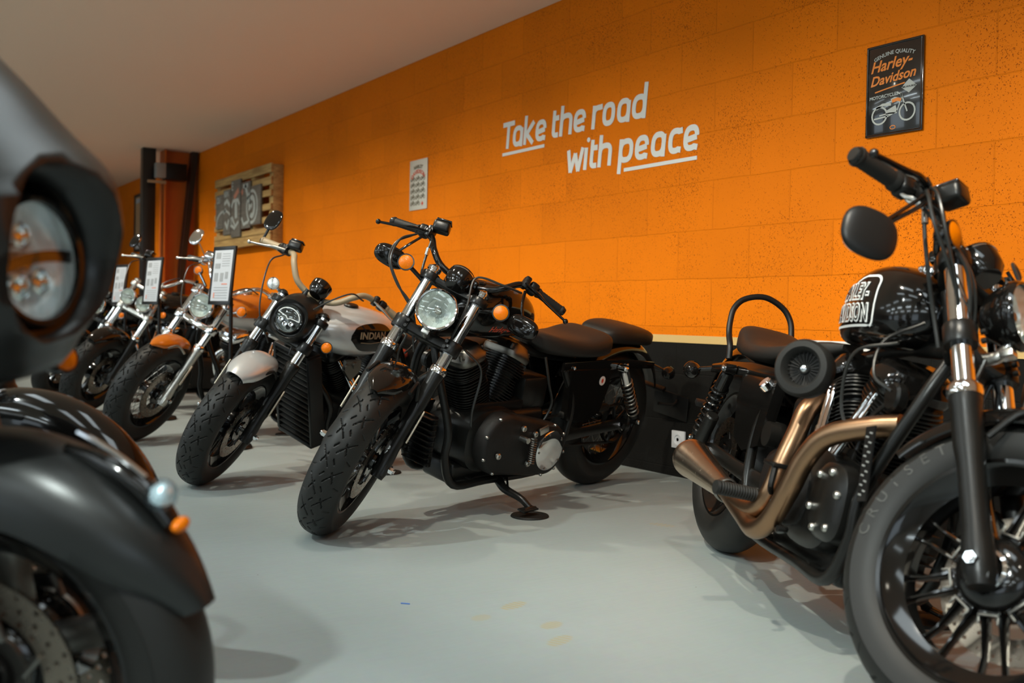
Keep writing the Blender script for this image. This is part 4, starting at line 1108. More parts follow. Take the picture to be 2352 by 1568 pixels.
    if opt['logo'] == 'panel':
        for sd, x0 in ((-1, .70), (1, .985)):
            fn = lambda a, b_, c: tside(sd, x0 + (a if sd < 0 else -a), b_, .0012 + c)
            g = G(); out = []
            for t in [i / 10 for i in range(11)]: out.append((.0 + .29 * t, .772 + .006 * t))
            for a in range(-90, 1, 15): out.append((.272 + .022 * cos(radians(a)), .798 + .022 * sin(radians(a))))
            out += [(.294, .82 + .01 * i) for i in range(1, 6)]
            for a in range(0, 100, 15): out.append((.262 + .032 * cos(radians(a)), .880 + .022 * sin(radians(a))))
            out += [(.24 - .024 * i, .904 - .006 * i * i * .3) for i in range(1, 8)]
            g.ribbon(out, .0055, .0006, fn); obj('panel_outline', g, 'white', tk)
            for tx, zz, sz, xx in (('HARLEY-', .842, .058, .075), ('DAVIDSON', .788, .060, .022)):
                g = G(); text_on(g, tx, sz, (lambda zz, xx, sz: (lambda a, b_, c: fn(xx + a * .80, zz + b_, c + .0008)))(zz, xx, sz), extrude=.0004, offset=.0035, spacing=1.03); obj('lettering', g, 'white', tk, label='white outlined lettering')
                g = G(); text_on(g, tx, sz, (lambda zz, xx, sz: (lambda a, b_, c: fn(xx + a * .80, zz + b_, c + .0018)))(zz, xx, sz), extrude=.0004, offset=-.0006, spacing=1.03); obj('lettering_fill', g, 'gloss', tk)
    else:
        for sd, x0 in ((1, 1.01), (-1, .78)):
            fn = lambda a, b_, c: tside(sd, x0 + (a if sd < 0 else -a), .773 + b_, .0012 + c)
            g = G(); text_on(g, 'Harley-Davidson', .032, fn, shear=.35, extrude=.0003, offset=.0005); obj('lettering', g, M['red'], tk, label='small red script lettering')
        # grey scoop-like panel at the tank foot
    frame_tubes(b); swingarm(b)
    eng = vtwin(b, .885, .335, side=-1, rod='chrome', rocker='greymetal' if opt['fender'] == 'short' else 'gloss')
    primary(b, (.885, .335), .125, (.600, .287), .112, .13, .195, 'crinkle', (.600, .287, .085))
    bk = [(.80, .197, .40), (.93, .20, .30), (.72, .197, .37), (.74, .20, .25)]
    bolts('engine_stud', bk, (0, 1, 0), eng, .013, .012, 'alu')
    g = G(); g.cyl((.80, .16, .36), (.80, .235, .36), .012, 12); g.box((.675, .205, .385), (.055, .012, .030), Matrix.Rotation(.3, 3, 'Y'), bev=.004); obj('shift_bracket', g, 'alu', r)
    g = G(); pts = []
    for i in range(12 * 12 + 1):
        t = i / 144; pts.append((.745 + .014 * cos(2 * pi * 12 * t) - .012 * t, .215 + .014 * sin(2 * pi * 12 * t), .36 - .11 * t))
    g.tube(pts, .0028, 6); obj('return_spring', g, 'greymetal', r)
    # right side gear case and its pipes
    g = G(); g.loft([[(1.03 + p, y, .345 + q) for p, q in superell(26, w_, h_, .65)] for y, w_, h_ in ((-.11, .090, .095), (-.140, .088, .092), (-.152, .070, .075))]); gc = obj('gear_case_cover', g, 'black', r)
    bolts('cover_bolt', [(1.03 + .070 * cos(a), -.146, .345 + .074 * sin(a)) for a in [radians(q) for q in (20, 75, 130, 200, 250, 310)]], (0, -1, 0), gc, .010, .014, 'alu')
    g = G(); g.loft([[(.74 + p, y, .33 + q) for p, q in superell(26, w_, h_, .7)] for y, w_, h_ in ((-.11, .17, .10), (-.140, .165, .095), (-.150, .14, .075))]); obj('gearbox_cover', g, 'crinkle', r)
    g = G(); g.lathe([(0, .0), (.035, 0), (.035, .03), (0, .03)], (.62, -.14, .45), (0, -1, 0), 24); g.box((.62, .0, .50), (.16, .17, .14), bev=.02); obj('gearbox_cap', g, 'black', r)
    if opt['pipes'] == 'open':
        exhaust(b, [(1.155, -.070, .560), (1.10, -.110, .540), (1.01, -.165, .497), (.955, -.185, .43), (.915, -.192, .34), (.855, -.196, .25), (.780, -.20, .208), (.68, -.20, .222), (.50, -.20, .258)], .0265, 'bronze', ((.50, -.20, .258), (.115, -.205, .293), .028, .063))
        g = G(); text_on(g, 'REMUS', .022, lambda a, b_, c: (.215 - .0 + a - .08, -.2555 - c, .292 + b_), extrude=.0006); obj('lettering', g, 'greymetal', r)
        exhaust(b, [(.72, -.07, .575), (.745, -.12, .545), (.765, -.145, .47), (.775, -.165, .40), (.775, -.18, .31), (.745, -.188, .262), (.69, -.196, .245), (.60, -.20, .245)], .0265, 'bronze')
        g = G(); g.box((.775, -.17, .385), (.075, .07, .012), bev=.003); g.tube([(.80, -.195, .38), (.815, -.20, .33), (.79, -.18, .30), (.84, -.18, .24)], .008, 8, 4); obj('pipe_bracket', g, 'black', r)
    else:
        exhaust(b, [(1.085, -.06, .565), (1.10, -.12, .50), (1.07, -.15, .38), (.95, -.17, .25), (.70, -.18, .22), (.45, -.18, .25)], .020, 'black', ((.45, -.18, .25), (-.12, -.19, .30), .024, .042), 'black')
        exhaust(b, [(.72, -.07, .575), (.76, -.14, .50), (.70, -.17, .36), (.50, -.18, .33), (.40, -.18, .33)], .020, 'black', ((.40, -.18, .33), (-.12, -.18, .37), .024, .042), 'black')
    # air cleaner
    fc = (.925, -.232, .641) if opt['filter'] else (.885, -.17, .60)
    g = G(); g.lathe([(0, -.10), (.035, -.10), (.040, -.06), (.062, -.045), (.071, -.030), (.073, .005), (.066, .016), (.052, .018), (.045, .010), (.040, -.012), (.030, -.016), (0, -.016)], fc, (.95 if opt['filter'] else 0, -1, .10), 48)
    af = obj('air_filter', g, 'grip', r)
    g = G(); ax_ = Vector((.95 if opt['filter'] else 0, -1, .10 if opt['filter'] else 0)).normalized(); u, w, _ = frame_of(ax_)
    for k in range(24):
        a = 2 * pi * k / 24; p0 = Vector(fc) - ax_ * .010 + (u * cos(a) + w * sin(a)) * .016; p1 = Vector(fc) - ax_ * .004 + (u * cos(a) + w * sin(a)) * .042
        g.tube([p0, p1], .0016, 5)
    obj('filter_ribs', g, 'plastic', af)
    g = G(); g.ell(Vector(fc) - ax_ * .008, (.013, .013, .013), nu=16, nv=10); obj('filter_nut', g, 'chrome', af)
    # foot controls
    for sd in ((-1,) if opt['filter'] else ()):
        g = G(); g.tube([(.70, sd * .12, .30), (.735, sd * .16, .30), (.745, sd * .21, .292)], .012, 10, 3); p = obj('footpeg', g, 'black', r)
        g = G(); prof = [(0, 0), (.016, 0)]
        for i in range(14): prof += [(.0195, .006 + i * .0075), (.0175, .010 + i * .0075)]
        prof += [(.020, .112), (.018, .120), (0, .120)]
        g.lathe(prof, (.747, sd * .205, .291), (.12, sd, 0), 20); obj('peg_rubber', g, 'grip', p)
        g = G(); g.tube([(.80, sd * .15, .24), (.90, sd * .19, .235), (.97, sd * .20, .25), (.98, sd * .225, .25)], .008, 8, 4); obj('foot_lever', g, 'black', r)
    bolts('peg_bolt', [(.742, -.205, .303)], (0, 0, 1), r, .008, .006, 'greymetal')
    # rear end
    for sd in (-1, 1):
        shock(b, (.105, sd * .145, .605), (-.080, sd * .145, .345), .028, 'chrome' if opt['shock'] == 'chrome' else 'gloss', 'greymetal' if opt['shock'] == 'chrome' else 'gloss', 9 if opt['shock'] == 'chrome' else 8, piggy=opt['shock'] != 'chrome')
    rf = fender('rear_fender', b.WR, .395, .088, 32, 156, 'gloss', r, drop=.055, taper0=.8, taper1=.75, power=2.4)
    g = G()
    for sd in (-1, 1):
        g.loft([[(x, sd * y + p, z + q) for p, q in superell(12, .008, h_, .5)] for x, y, z, h_ in ((.50, .11, .615, .020), (.25, .120, .618, .024), (.0, .112, .612, .022), (-.20, .105, .598, .016))])
    obj('fender_strut', g, 'gloss', rf)
    bolts('strut_bolt', [(.05, sd * .124, .612) for sd in (1,)] + [(.44, .122, .612)], (0, 1, 0), rf, .008, .008, 'chrome')
    g = G(); g.box((-.385, 0, .46), (.03, .17, .02), Matrix.Rotation(.5, 3, 'Y'), bev=.004); g.tube([(-.33, .10, .40), (-.40, .14, .40), (-.43, .14, .42)], .008, 8, 3)
    g.box((-.45, .10, .385), (.010, .20, .13), Matrix.Rotation(.25, 3, 'Y'), bev=.004); lp = obj('plate_bracket', g, 'plastic', r)
    bolts('plate_screw', [(-.459, .05, .40), (-.459, .15, .40)], (-1, 0, .2), lp, .006, .004, 'greymetal')
    for sd in (-1, 1):
        signal(b, (-.20, sd * .105, .598), (-.255, sd * .165, .575), .030, T=I4, face=(-1, 0, .05), lens='gloss' if False else 'amber', name='rear_turn_signal')
    g = G(); g.loft([[(x, y, z) for x, z in [(.46, .60), (.18, .60), (.16, .53), (.20, .40), (.30, .36), (.43, .38)]] for y in (.095, .128)]); oc = obj('side_cover', g, 'gloss', r)
    g = G(); g.loft([[(x, y, z) for x, z in [(.50, .60), (.20, .60), (.19, .52), (.24, .40), (.34, .37), (.46, .40)]] for y in (-.095, -.128)]); og = obj('oil_tank', g, 'gloss', r)
    g = G(); g.cyl((.455, -.128, .575), (.455, -.15, .59), .022, 24, ch=.004); obj('oil_cap', g, 'chrome', og)
    if opt['sticker']:
        g = G(); g.cyl((.224, .1281, .548), (.224, .1295, .548), .021, 28); st = obj('sticker', g, 'white', oc, label='round white and red sticker')
        g = G(); g.ell((.224, .1296, .548), (.008, .0008, .011), nu=12, nv=6); obj('sticker_print', g, M['red'], st)
    # belt drive
    g = G(); g.lathe([(.088, -.0), (.094, .0), (.094, .022), (.088, .022)], (0, .075, b.Rr), (0, 1, 0), 48, closed=True)
    for k in range(5): a = 2 * pi * k / 5; g.tube([(.02 * cos(a), .086, b.Rr + .02 * sin(a)), (.09 * cos(a), .086, b.Rr + .09 * sin(a))], .008, 8)
    obj('rear_pulley', g, 'black', r)
    g = G(); g.box((.28, .088, .40), (.50, .02, .006), Matrix.Rotation(.04, 3, 'Y')); g.box((.28, .088, .245), (.50, .02, .006), Matrix.Rotation(-.05, 3, 'Y')); g.box((.27, .10, .405), (.34, .03, .03), Matrix.Rotation(.04, 3, 'Y'), bev=.008); obj('drive_belt', g, 'grip', r)
    # electrics between the downtubes
    g = G()
    for k in range(9): g.box((1.165, 0, .245 + .022 * k), (.035, .13, .004))
    g.box((1.150, 0, .33), (.02, .12, .20), bev=.004); obj('regulator', g, 'black', r)
    g = G(); g.cyl((1.11, -.06, .62), (1.11, -.09, .62), .035, 24, ch=.006); g.tube([(1.11, -.075, .62), (1.06, -.10, .56), (1.05, -.11, .48)], .006, 8, 4); obj('horn', g, 'black', r)
    g = G(); g.box((1.165, -.135, .46), (.042, .004, .17), Matrix.Rotation(radians(-12), 3, 'Y')); lb_ = obj('warning_label', g, 'plastic', r)
    g = G()
    for k in range(14):
        g.box((1.165 + .016 * (k % 2 - .5) - sin(radians(12)) * (-.07 + .0107 * k) * -1 * -1, -.1378, .39 + .0107 * k), (.014, .0006, .004))
    obj('label_print', g, 'grey', lb_)
    cable(b, [(1.15, -.12, .74), (1.05, -.17, .70), (1.02, -.16, .58), (1.05, -.13, .50)], .004, T=I4)
    cable(b, [(1.13, -.06, .80), (1.10, -.13, .74), (1.13, -.15, .66), (1.19, -.13, .63)], .004, T=I4)
    cable(b, [(1.10, .09, .70), (1.02, .12, .62), (1.03, .12, .45), (1.0, .13, .30)], .005, T=I4)
    cable(b, [(.62, .10, .66), (.60, .13, .55), (.56, .13, .46), (.60, .12, .36)], .0055, T=I4)
    k, pad = kickstand(b)
    return b, pad

b1, pad1 = bobber('black motorcycle with a round chrome-rimmed headlight and pillion pad, between silver and copper-piped ones', -3.7086, 2.9269, -74.6, 12.9, 34.0,
    dict(wheel='wire', fender='short', mtw=-20, mrad=(.026, .066, .040), slots=False, logo='script', pipes='closed', filter=False, shock='chrome', sticker=True))
tag(pad1, 'thin black disc under the kickstand of the central black motorcycle', 'stand pad')
seat_geo(b1, 'solo_seat', [(.640, .70, .735, .030), (.58, .665, .745, .070), (.48, .650, .735, .115), (.36, .648, .735, .145), (.27, .650, .752, .150), (.21, .660, .758, .135), (.185, .690, .735, .08)])
seat_geo(b1, 'pillion_pad', [(.190, .712, .735, .03), (.165, .700, .765, .085), (.08, .695, .785, .110), (-.04, .690, .780, .115), (-.15, .685, .760, .105), (-.20, .695, .735, .05)])
b2_, pad2 = bobber('black motorcycle with copper exhaust pipes and a tall hoop behind its seat', -2.409, 2.486, -28.4, 12.3, 34.0,
    dict(wheel='split', fender='long', mtw=30, mrad=(.016, .062, .056), slots=True, logo='panel', pipes='open', filter=True, shock='black', sticker=False))
tag(pad2, 'thin black disc under the kickstand of the motorcycle with copper pipes', 'stand pad')
seat_geo(b2_, 'seat', [(.66, .72, .742, .03), (.58, .690, .740, .070), (.45, .665, .718, .11), (.30, .650, .705, .135), (.15, .650, .722, .130), (.04, .655, .762, .11), (-.04, .665, .768, .095), (-.08, .690, .73, .05)])
g = G(); hp = [(-.030, .112, .640), (-.045, .114, .685), (-.085, .114, .725), (-.105, .114, .765), (-.125, .105, .82), (-.137, .070, .862), (-.140, .0, .884)]
g.tube(hp + mirror_pts(hp[:-1][::-1]), .0105, 14, 6); obj('sissy_hoop', g, 'plastic', b2_.root)
# raised brand name on the sidewalls of the right-hand motorcycle's front tyre
for sd in (-1,):
    for word, a_c in (('CRUISETEC', 152), ('MICHELIN' if False else 'CRUISETEC', 300)):
        n_ = len(word)
        for i, ch in enumerate(word):
            a = radians(a_c - (i - n_ / 2 + .5) * 8.3)
            T = b2_.WF @ Matrix.Rotation(0, 4, 'Y')
            rr = .272; vs, fs = text_geo(ch, .032, 0, .0007, -.0006 if False else 0.0, 1.0, 'CENTER')
            g = G(T); u = Vector((cos(a), 0, sin(a))); t = Vector((sin(a), 0, -cos(a)))
            g.add([u * (rr + v.y - .012) + t * v.x * 1.15 + Vector((0, -.0668 + .0045 * ((v.y - .012) / .02) ** 2 - .0006 - v.z, 0)) for v in vs], fs)
            obj('sidewall_letter', g, 'faint', [c for c in b2_.root.children if c.name.startswith('front_wheel')][0])
# ------------------------------------------------------------------ the other motorcycles of the row and the two nearest the camera
def cruiser(label, pose, geo, o):
    """o holds the look of each machine"""
    b = make_bike(label, *pose, *geo); r = b.root
    Rf, Rr, wf = geo[3], geo[4], geo[5]; rb = o.get('rb', .215)
    wheel('front_wheel', b.WF, Rf, wf, rb, o['wheel'], r, spm=o.get('spm'), tread=o.get('tread', False), disc=o.get('disc', 1), both=o.get('both', False), det=o.get('det', 1), disc_r=o.get('disc_r', .148))
    wheel('rear_wheel', b.WR, Rr, geo[6], .215, o['wheel'], r, disc=-1, det=0, disc_r=.125)
    forks(b, o['sp'], o['col'], o['top'], o['cl'], upper='chrome', lower=o.get('slider', 'black'), collar=o.get('collar', 'chrome'), clamp=o.get('clamp', 'black'), capm=o.get('clamp', 'black'), refl=o.get('refl', True), brk=False, r=o.get('tr', .0225), rs=o.get('rs', .0285))
    ff = o['ffender']
    fd = fender('front_fender', b.WF, Rf + ff[0], ff[1], ff[2], ff[3], ff[4], r, drop=ff[5], taper0=ff[6], taper1=ff[7], power=2.1)
    for sd in (-1, 1):
        g = G(b.WF); g.tube([(.04, sd * (ff[1] * .8), Rf - .02), (-.03, sd * (ff[1] + .005), Rf - .01), (-.08, sd * (o['sp'] - .02), Rf - .06)], .007, 8, 3)
        obj('fender_stay', g, o.get('slider', 'black'), fd)
    g = G(b.WF); g.box((-.115, .085, .075), (.055, .055, .12), Matrix.Rotation(radians(25), 3, 'Y'), bev=.012); obj('brake_caliper', g, 'black', r)
    # handlebar
    if o.get('bar'):
        handlebar(b, o['bar'], o.get('barm', 'chrome'), r=o.get('barr', .013), gripm=o.get('gripm', 'grip'), leverm=o.get('leverm', 'chrome'), boxm=o.get('boxm', 'black'), r_grip=.018, endm=o.get('endm', 'black'))
        g = G(b.F); bz = o['bar'][0]
        for sd in (-1, 1): g.cyl((bz[0], sd * .045, o['top'] - .01), (bz[0], sd * .045, bz[2] + .012), .017, 14)
        obj('riser', g, o.get('clamp', 'black'), r)
        e = o['bar'][-1]; gr = o['bar'][-3]
        cable(b, [(.03, -.22, gr[2] - .04), (.09, -.235, gr[2] - .12), (.10, -.15, o['top'] - .10), (.03, -.05, o['cl'] - .06)], .004)
        cable(b, [(.03, .22, gr[2] - .04), (.10, .16, gr[2] - .06), (.10, .05, o['top'] - .02), (.02, .06, o['cl'] - .06)], .004)
    for mr in o.get('mirrors', []): mirror(b, *mr[:2], mr[2], mr[3], mr[4], Matrix.Rotation(radians(mr[5]), 3, 'Z'))
    for s_ in o.get('signals', []): signal(b, s_[0], s_[1], s_[2], face=(1, 0, -.1), body=s_[3], stud=s_[4], lens=s_[5] if len(s_) > 5 else 'amber')
    if o.get('speedo'):
        c, q, mm = o['speedo']; T = b.F @ Matrix.Translation(c) @ Matrix.Rotation(radians(-20), 4, 'Y')
        g = G(T); g.lathe([(0, -q), (q * .6, -q * .95), (q * .95, -q * .45), (q, 0), (q, q * .4), (q * .9, q * .5), (q * .85, q * .35), (0, q * .35)], axis=(0, 0, 1), n=36); sp = obj('speedometer', g, mm, r)
        g = G(T); g.lathe([(0, q * .36), (q * .84, q * .36), (q * .84, q * .38), (0, q * .38)], axis=(0, 0, 1), n=30); obj('dial', g, 'plastic', sp)
    # tank
    tX, tt, tb, ty, tm = o['tank']
    zc = [(a + c) / 2 for a, c in zip(tt, tb)]; hz = [(a - c) / 2 for a, c in zip(tt, tb)]
    g = G(); tank_geo(g, tX, zc, hz, ty, .72); tk = obj('fuel_tank', g, tm, r); b.tank = tk
    def tside(sd, x, z, e=.0015):
        c, a, w = sm(tX, zc, x), sm(tX, hz, x), sm(tX, ty, x); q = min(.985, abs((z - c) / a)); p_ = 2 / .72
        return (x, sd * (w * max(0, 1 - q ** p_) ** (1 / p_) + e), z)
    b.tside = tside
    g = G(); xm = tX[len(tX) // 2]; g.lathe([(0, 0), (.036, 0), (.036, .012), (.030, .018), (0, .018)], (xm, 0, sm(tX, tt, xm) - .006), (0, 0, 1), 24); obj('filler_cap', g, o.get('capm', 'black'), tk)
    seat_geo(b, 'seat', o.get('seat', [(.62, .66, .72, .05), (.50, .63, .70, .11), (.30, .62, .69, .15), (.12, .63, .72, .14), (.02, .66, .74, .11), (-.03, .70, .73, .06)]))
    frame_tubes(b, x_front=o.get('xf', 1.16), x_head=o.get('xh', 1.24)); swingarm(b)
    eng = vtwin(b, o.get('ex', .88), .33, half=o.get('vee', 22.5), side=1, rod='chrome', rocker=o.get('rocker', 'gloss'), m=o.get('engm', 'black')); b.eng = eng
    primary(b, (.885, .33), .125, (.60, .29), .115, .13, .185, o.get('prim', 'crinkle'), (.60, .29, .08), o.get('derbym', 'black'))
    primary(b, (.90, .35), .11, (.66, .33), .10, -.12, -.17, 'crinkle')
    em = o.get('exm', 'black')
    exhaust(b, [(1.07, -.06, .55), (1.11, -.12, .48), (1.06, -.15, .34), (.90, -.17, .22), (.60, -.18, .21), (.45, -.18, .24)], .020, em, ((.45, -.18, .24), (-.20, -.20, .28), .025, .044), em)
    exhaust(b, [(.70, -.07, .56), (.74, -.15, .48), (.66, -.17, .36), (.45, -.18, .33)], .020, em, ((.45, -.18, .33), (-.20, -.20, .37), .025, .044), em)
    for sd in (-1, 1):
        shock(b, (.12, sd * .145, .58), (-.05, sd * .145, .34), .028, 'gloss', 'gloss', 7)
    rf = fender('rear_fender', b.WR, Rr + .07, .095, 25, 160, o.get('rfm', 'gloss'), r, drop=.06, taper0=.8, taper1=.8)
    g = G(); g.ell((-.375, 0, .50), (.03, .05, .03)); obj('tail_light', g, M['red'], rf)
    g = G(); g.loft([[(x, y, z) for x, z in [(.46, .58), (.18, .58), (.20, .40), (.43, .38)]] for y in (.095, .125)]); obj('side_cover', g, o.get('sidem', 'gloss'), r)
    for sd in (-1, 1):
        g = G(); g.tube([(.95, sd * .12, .25), (.98, sd * .20, .26)], .012, 10); g.cyl((.98, sd * .20, .26), (.99, sd * .31, .26), .018, 14); obj('footpeg', g, 'grip', r)
    if o.get('radiator'):
        x0, x1, z0, z1, hw = o['radiator']
        g = G(); T = Matrix.Translation(((x0 + x1) / 2, 0, (z0 + z1) / 2)) @ Matrix.Rotation(atan2(x1 - x0, z1 - z0), 4, 'Y'); L = sqrt((x1 - x0) ** 2 + (z1 - z0) ** 2); g.T = T
        g.box((0, 0, 0), (.035, hw * 1.8, L * .94))
        for sd in (-1, 1): g.box((.012, sd * hw, 0), (.075, .022, L), bev=.006)
        g.box((.012, 0, L / 2), (.075, hw * 2, .022), bev=.006); g.box((.012, 0, -L / 2), (.075, hw * 2, .022), bev=.006)
        rd = obj('radiator', g, 'plastic', r)
        g = G(T); n = 15
        for k in range(n): g.box((.036, 0, -L * .45 + L * .9 * k / (n - 1)), (.022, hw * 1.9, .008), Matrix.Rotation(.5, 3, 'Y'))
        obj('radiator_grille', g, 'black', rd)
        g = G(); g.loft([[(x, y, z) for x, z in [(x0 + .01, z0 + .05), (x0 - .16, z0 - .05), (x0 - .45, z0 - .05), (x0 - .40, z0 + .10), (x0 - .05, z0 + .20)]] for y in (-hw * .9, hw * .9)]); obj('belly_cover', g, 'plastic', r)
    k, pad = kickstand(b, pad=o.get('pad', True))
    if pad: tag(pad, o['padlabel'], 'stand pad')
    return b

def panel_text(b, tx, x0, z0, size, m, sd=1, **kw):
    g = G(); sq = kw.pop('sq', 1.0)
    text_on(g, tx, size, lambda a, b_, c: b.tside(sd, x0 + (-a if sd > 0 else a) * sq, z0 + b_, .003 + c), extrude=.0004, **kw)
    return obj('lettering', g, m, b.tank)

# silver tank, black headlight cowl, tan bars
TX = [.62, .68, .80, .95, 1.08, 1.17, 1.205]
s2 = cruiser('silver-tanked motorcycle with a black headlight cowl and tan handlebars', (-4.921, 2.915, -75.2, 15.5, 34.5), (1.562, 29, .12, .32, .32, .13, .15),
    dict(wheel='five', tread=True, sp=.113, col=.344, top=.600, cl=.452, refl=True, collar='black', ffender=(.030, .082, 62, 122, 'silver', .055, .55, .7),
    bar=[(-.02, 0, .690), (-.02, .05, .692), (.0, .11, .715), (.005, .165, .775), (-.03, .20, .815), (-.075, .25, .822), (-.11, .32, .820), (-.15, .405, .815)], barm='tan', barr=.0145, gripm='tan', leverm='alu', boxm='black',
    mirrors=[((-.15, -.412, .815), (-.13, -.415, .925), (.010, .048, .055), 'black', 'gloss', -25)],
    signals=[((.02, .12, .50), (.055, .200, .506), .026, 'gloss', True), ((.0, -.12, .62), (.03, -.185, .640), .028, 'chrome', True, 'reflect')],
    speedo=((.01, .01, .735), .050, 'gloss'),
    tank=(TX, [.735, .79, .83, .850, .835, .80, .765], [.70, .655, .63, .615, .635, .68, .72], [.03, .09, .145, .165, .145, .09, .04], 'silver'),
    radiator=(1.10, 1.215, .20, .64, .135), xf=1.06, ex=.86, vee=30, rocker='black', padlabel='thin black disc under the kickstand of the silver-tanked motorcycle'))
T = s2.F @ Matrix.Translation((.115, 0, .530)) @ Matrix.Rotation(radians(98), 4, 'Y')
g = G(T)
rings = []
for z, a_, c_, dz_ in ((.012, .076, .074, 0), (.020, .086, .084, 0), (.0, .100, .096, -.003), (-.05, .112, .104, -.008), (-.11, .118, .112, -.014), (-.15, .108, .106, -.016), (-.17, .080, .080, -.02)):
    rings.append([(-p + dz_ * -1 * -1, q, z) for p, q in superell(36, a_, c_, .85)])
g.loft(rings); cowl = obj('headlight_cowl', g, 'black', s2.root)
hl = headlight(s2, (.13, 0, .526), .066, .06, 'gloss', 'gloss', cap=False)
g = G(T); z = .028; g.ribbon([(-.052 * cos(a) * .9, .054 * sin(a)) for a in [radians(q) for q in range(-78, 80, 12)]] + [(-.008, .053), (-.004, .012), (.004, 0), (-.004, -.012), (-.008, -.053)] + [(-.052 * cos(radians(-78)) * .9, .054 * sin(radians(-78)))], .004, .002, lambda a, b_, c: (a, b_, .034 + c)); obj('light_ring', g, 'alu', hl)
g = G(T)
for (x, y) in ((.018, .026), (.030, 0), (.018, -.026)): g.lathe([(0, .030), (.010, .030), (.011, .036), (.008, .037), (.007, .032), (0, .031)], (x, y, 0), (0, 0, 1), 16)
obj('light_pods', g, 'chrome', hl)
for sd in (1, -1):
    g = G()
    pn = [(-.125, -.045), (-.10, -.075), (.09, -.06), (.14, -.02), (.145, .02), (.12, .05), (.04, .068), (-.06, .062), (-.115, .03)]
    fn = lambda a, b_, c: s2.tside(sd, .90 + a, .738 + b_, .0015 + c)
    n_ = 8; vs = []; fs = []
    bmp = []
    xs = [-.125 + .27 * i / 24 for i in range(25)]
    lo = [sm([-.125, -.10, .0, .09, .145], [-.030, -.072, -.070, -.060, -.010], x) for x in xs]; hi = [sm([-.125, -.06, .04, .12, .145], [.015, .060, .068, .050, .012], x) for x in xs]
    for x, l_, h_ in zip(xs, lo, hi):
        for j in range(n_ + 1): vs.append(fn(x, l_ + (h_ - l_) * j / n_, 0))
    for i in range(24):
        for j in range(n_): a = i * (n_ + 1) + j; fs.append((a, a + 1, a + n_ + 2, a + n_ + 1))
    g.add(vs, fs); obj('tank_panel', g, 'gloss', s2.tank, label='black panel')
panel_text(s2, 'INDIAN', 1.000, .735, .046, M['gold'], offset=.0012, spacing=1.05)
g = G(); g.ribbon([(-.06, 0), (0, -.004), (.06, 0)], .003, .0008, lambda a, b_, c: s2.tside(1, .93 + a, .716 + b_, .003 + c)); obj('lettering', g, M['gold'], s2.tank)
g = G(); g.loft([[(1.0 + p * k, y, .575 + q * k) for p, q in [(-.05, .05), (.05, .05), (.055, .0), (.0, -.06), (-.055, .0)]] for y, k in ((.14, 1), (.155, .9))]); g.cyl((1.04, .15, .59), (1.04, .166, .59), .016, 18); g.cyl((.99, .15, .60), (.99, .166, .60), .016, 18); obj('engine_badge', g, 'greymetal', s2.eng)

# orange tank and fender
TX4 = [.66, .74, .88, 1.03, 1.16, 1.24, 1.265]
TT4, TB4 = [.77, .83, .895, .92, .90, .86, .82], [.735, .70, .685, .69, .71, .75, .78]
s4 = cruiser('orange motorcycle with chrome forks and mirror between two price stands', (-6.57, 3.049, -75.4, 13, 28.2), (1.63, 31, .13, .335, .32, .135, .15),
    dict(wheel='wire', rb=.222, tread=True, sp=.113, col=.345, top=.655, cl=.478, slider='alu', clamp='chrome', ffender=(.026, .065, 68, 132, 'orange', .05, .12, .6),
    bar=[(-.01, 0, .72), (-.01, .05, .722), (.02, .11, .77), (.01, .17, .83), (-.03, .21, .855), (-.07, .26, .852), (-.11, .33, .845), (-.15, .41, .835)], barm='chrome', gripm='grip', boxm='chrome', leverm='alu',
    mirrors=[((-.05, -.26, .87), (-.09, -.42, .965), (.012, .050, .058), 'chrome', 'chrome', -20)],
    signals=[((.03, -.10, .70), (.03, -.205, .765), .026, 'gloss', False), ((.03, .12, .62), (.05, .205, .665), .030, 'chrome', True)],
    speedo=((.055, .0, .700), .052, 'chrome'), capm='chrome',
    tank=(TX4, TT4, TB4, [.03, .09, .14, .155, .13, .08, .035], 'orange'), xf=1.20, xh=1.30, ex=.95, prim='black', derbym='chrome', rocker='chrome', exm='chrome', rfm='orange',
    padlabel='thin black disc under the kickstand of the orange motorcycle'))
headlight(s4, (.12, 0, .572), .075, .10, 'chrome', 'chrome')
for sd in (1, -1):
    g = G(); vs = []; fs = []; xs = [TX4[0] + .02 + (TX4[-1] - TX4[0] - .05) * i / 30 for i in range(31)]
    for x in xs:
        zb = sm(TX4, TB4, x); zt = sm(TX4, TT4, x); l_ = zb + .012; h_ = zb + (zt - zb) * (.50 - .10 * (x - .66))
        for j in range(9): vs.append(s4.tside(sd, x, l_ + (h_ - l_) * j / 8, .0015))
    for i in range(30):
        for j in range(8): a = i * 9 + j; fs.append((a, a + 1, a + 10, a + 9))
    g.add(vs, fs); obj('tank_panel', g, 'silver', s4.tank, label='silver lower panel')
panel_text(s4, 'HARLEY-DAVIDSON', 1.06, .782, .022, M['frame'], offset=.0008)

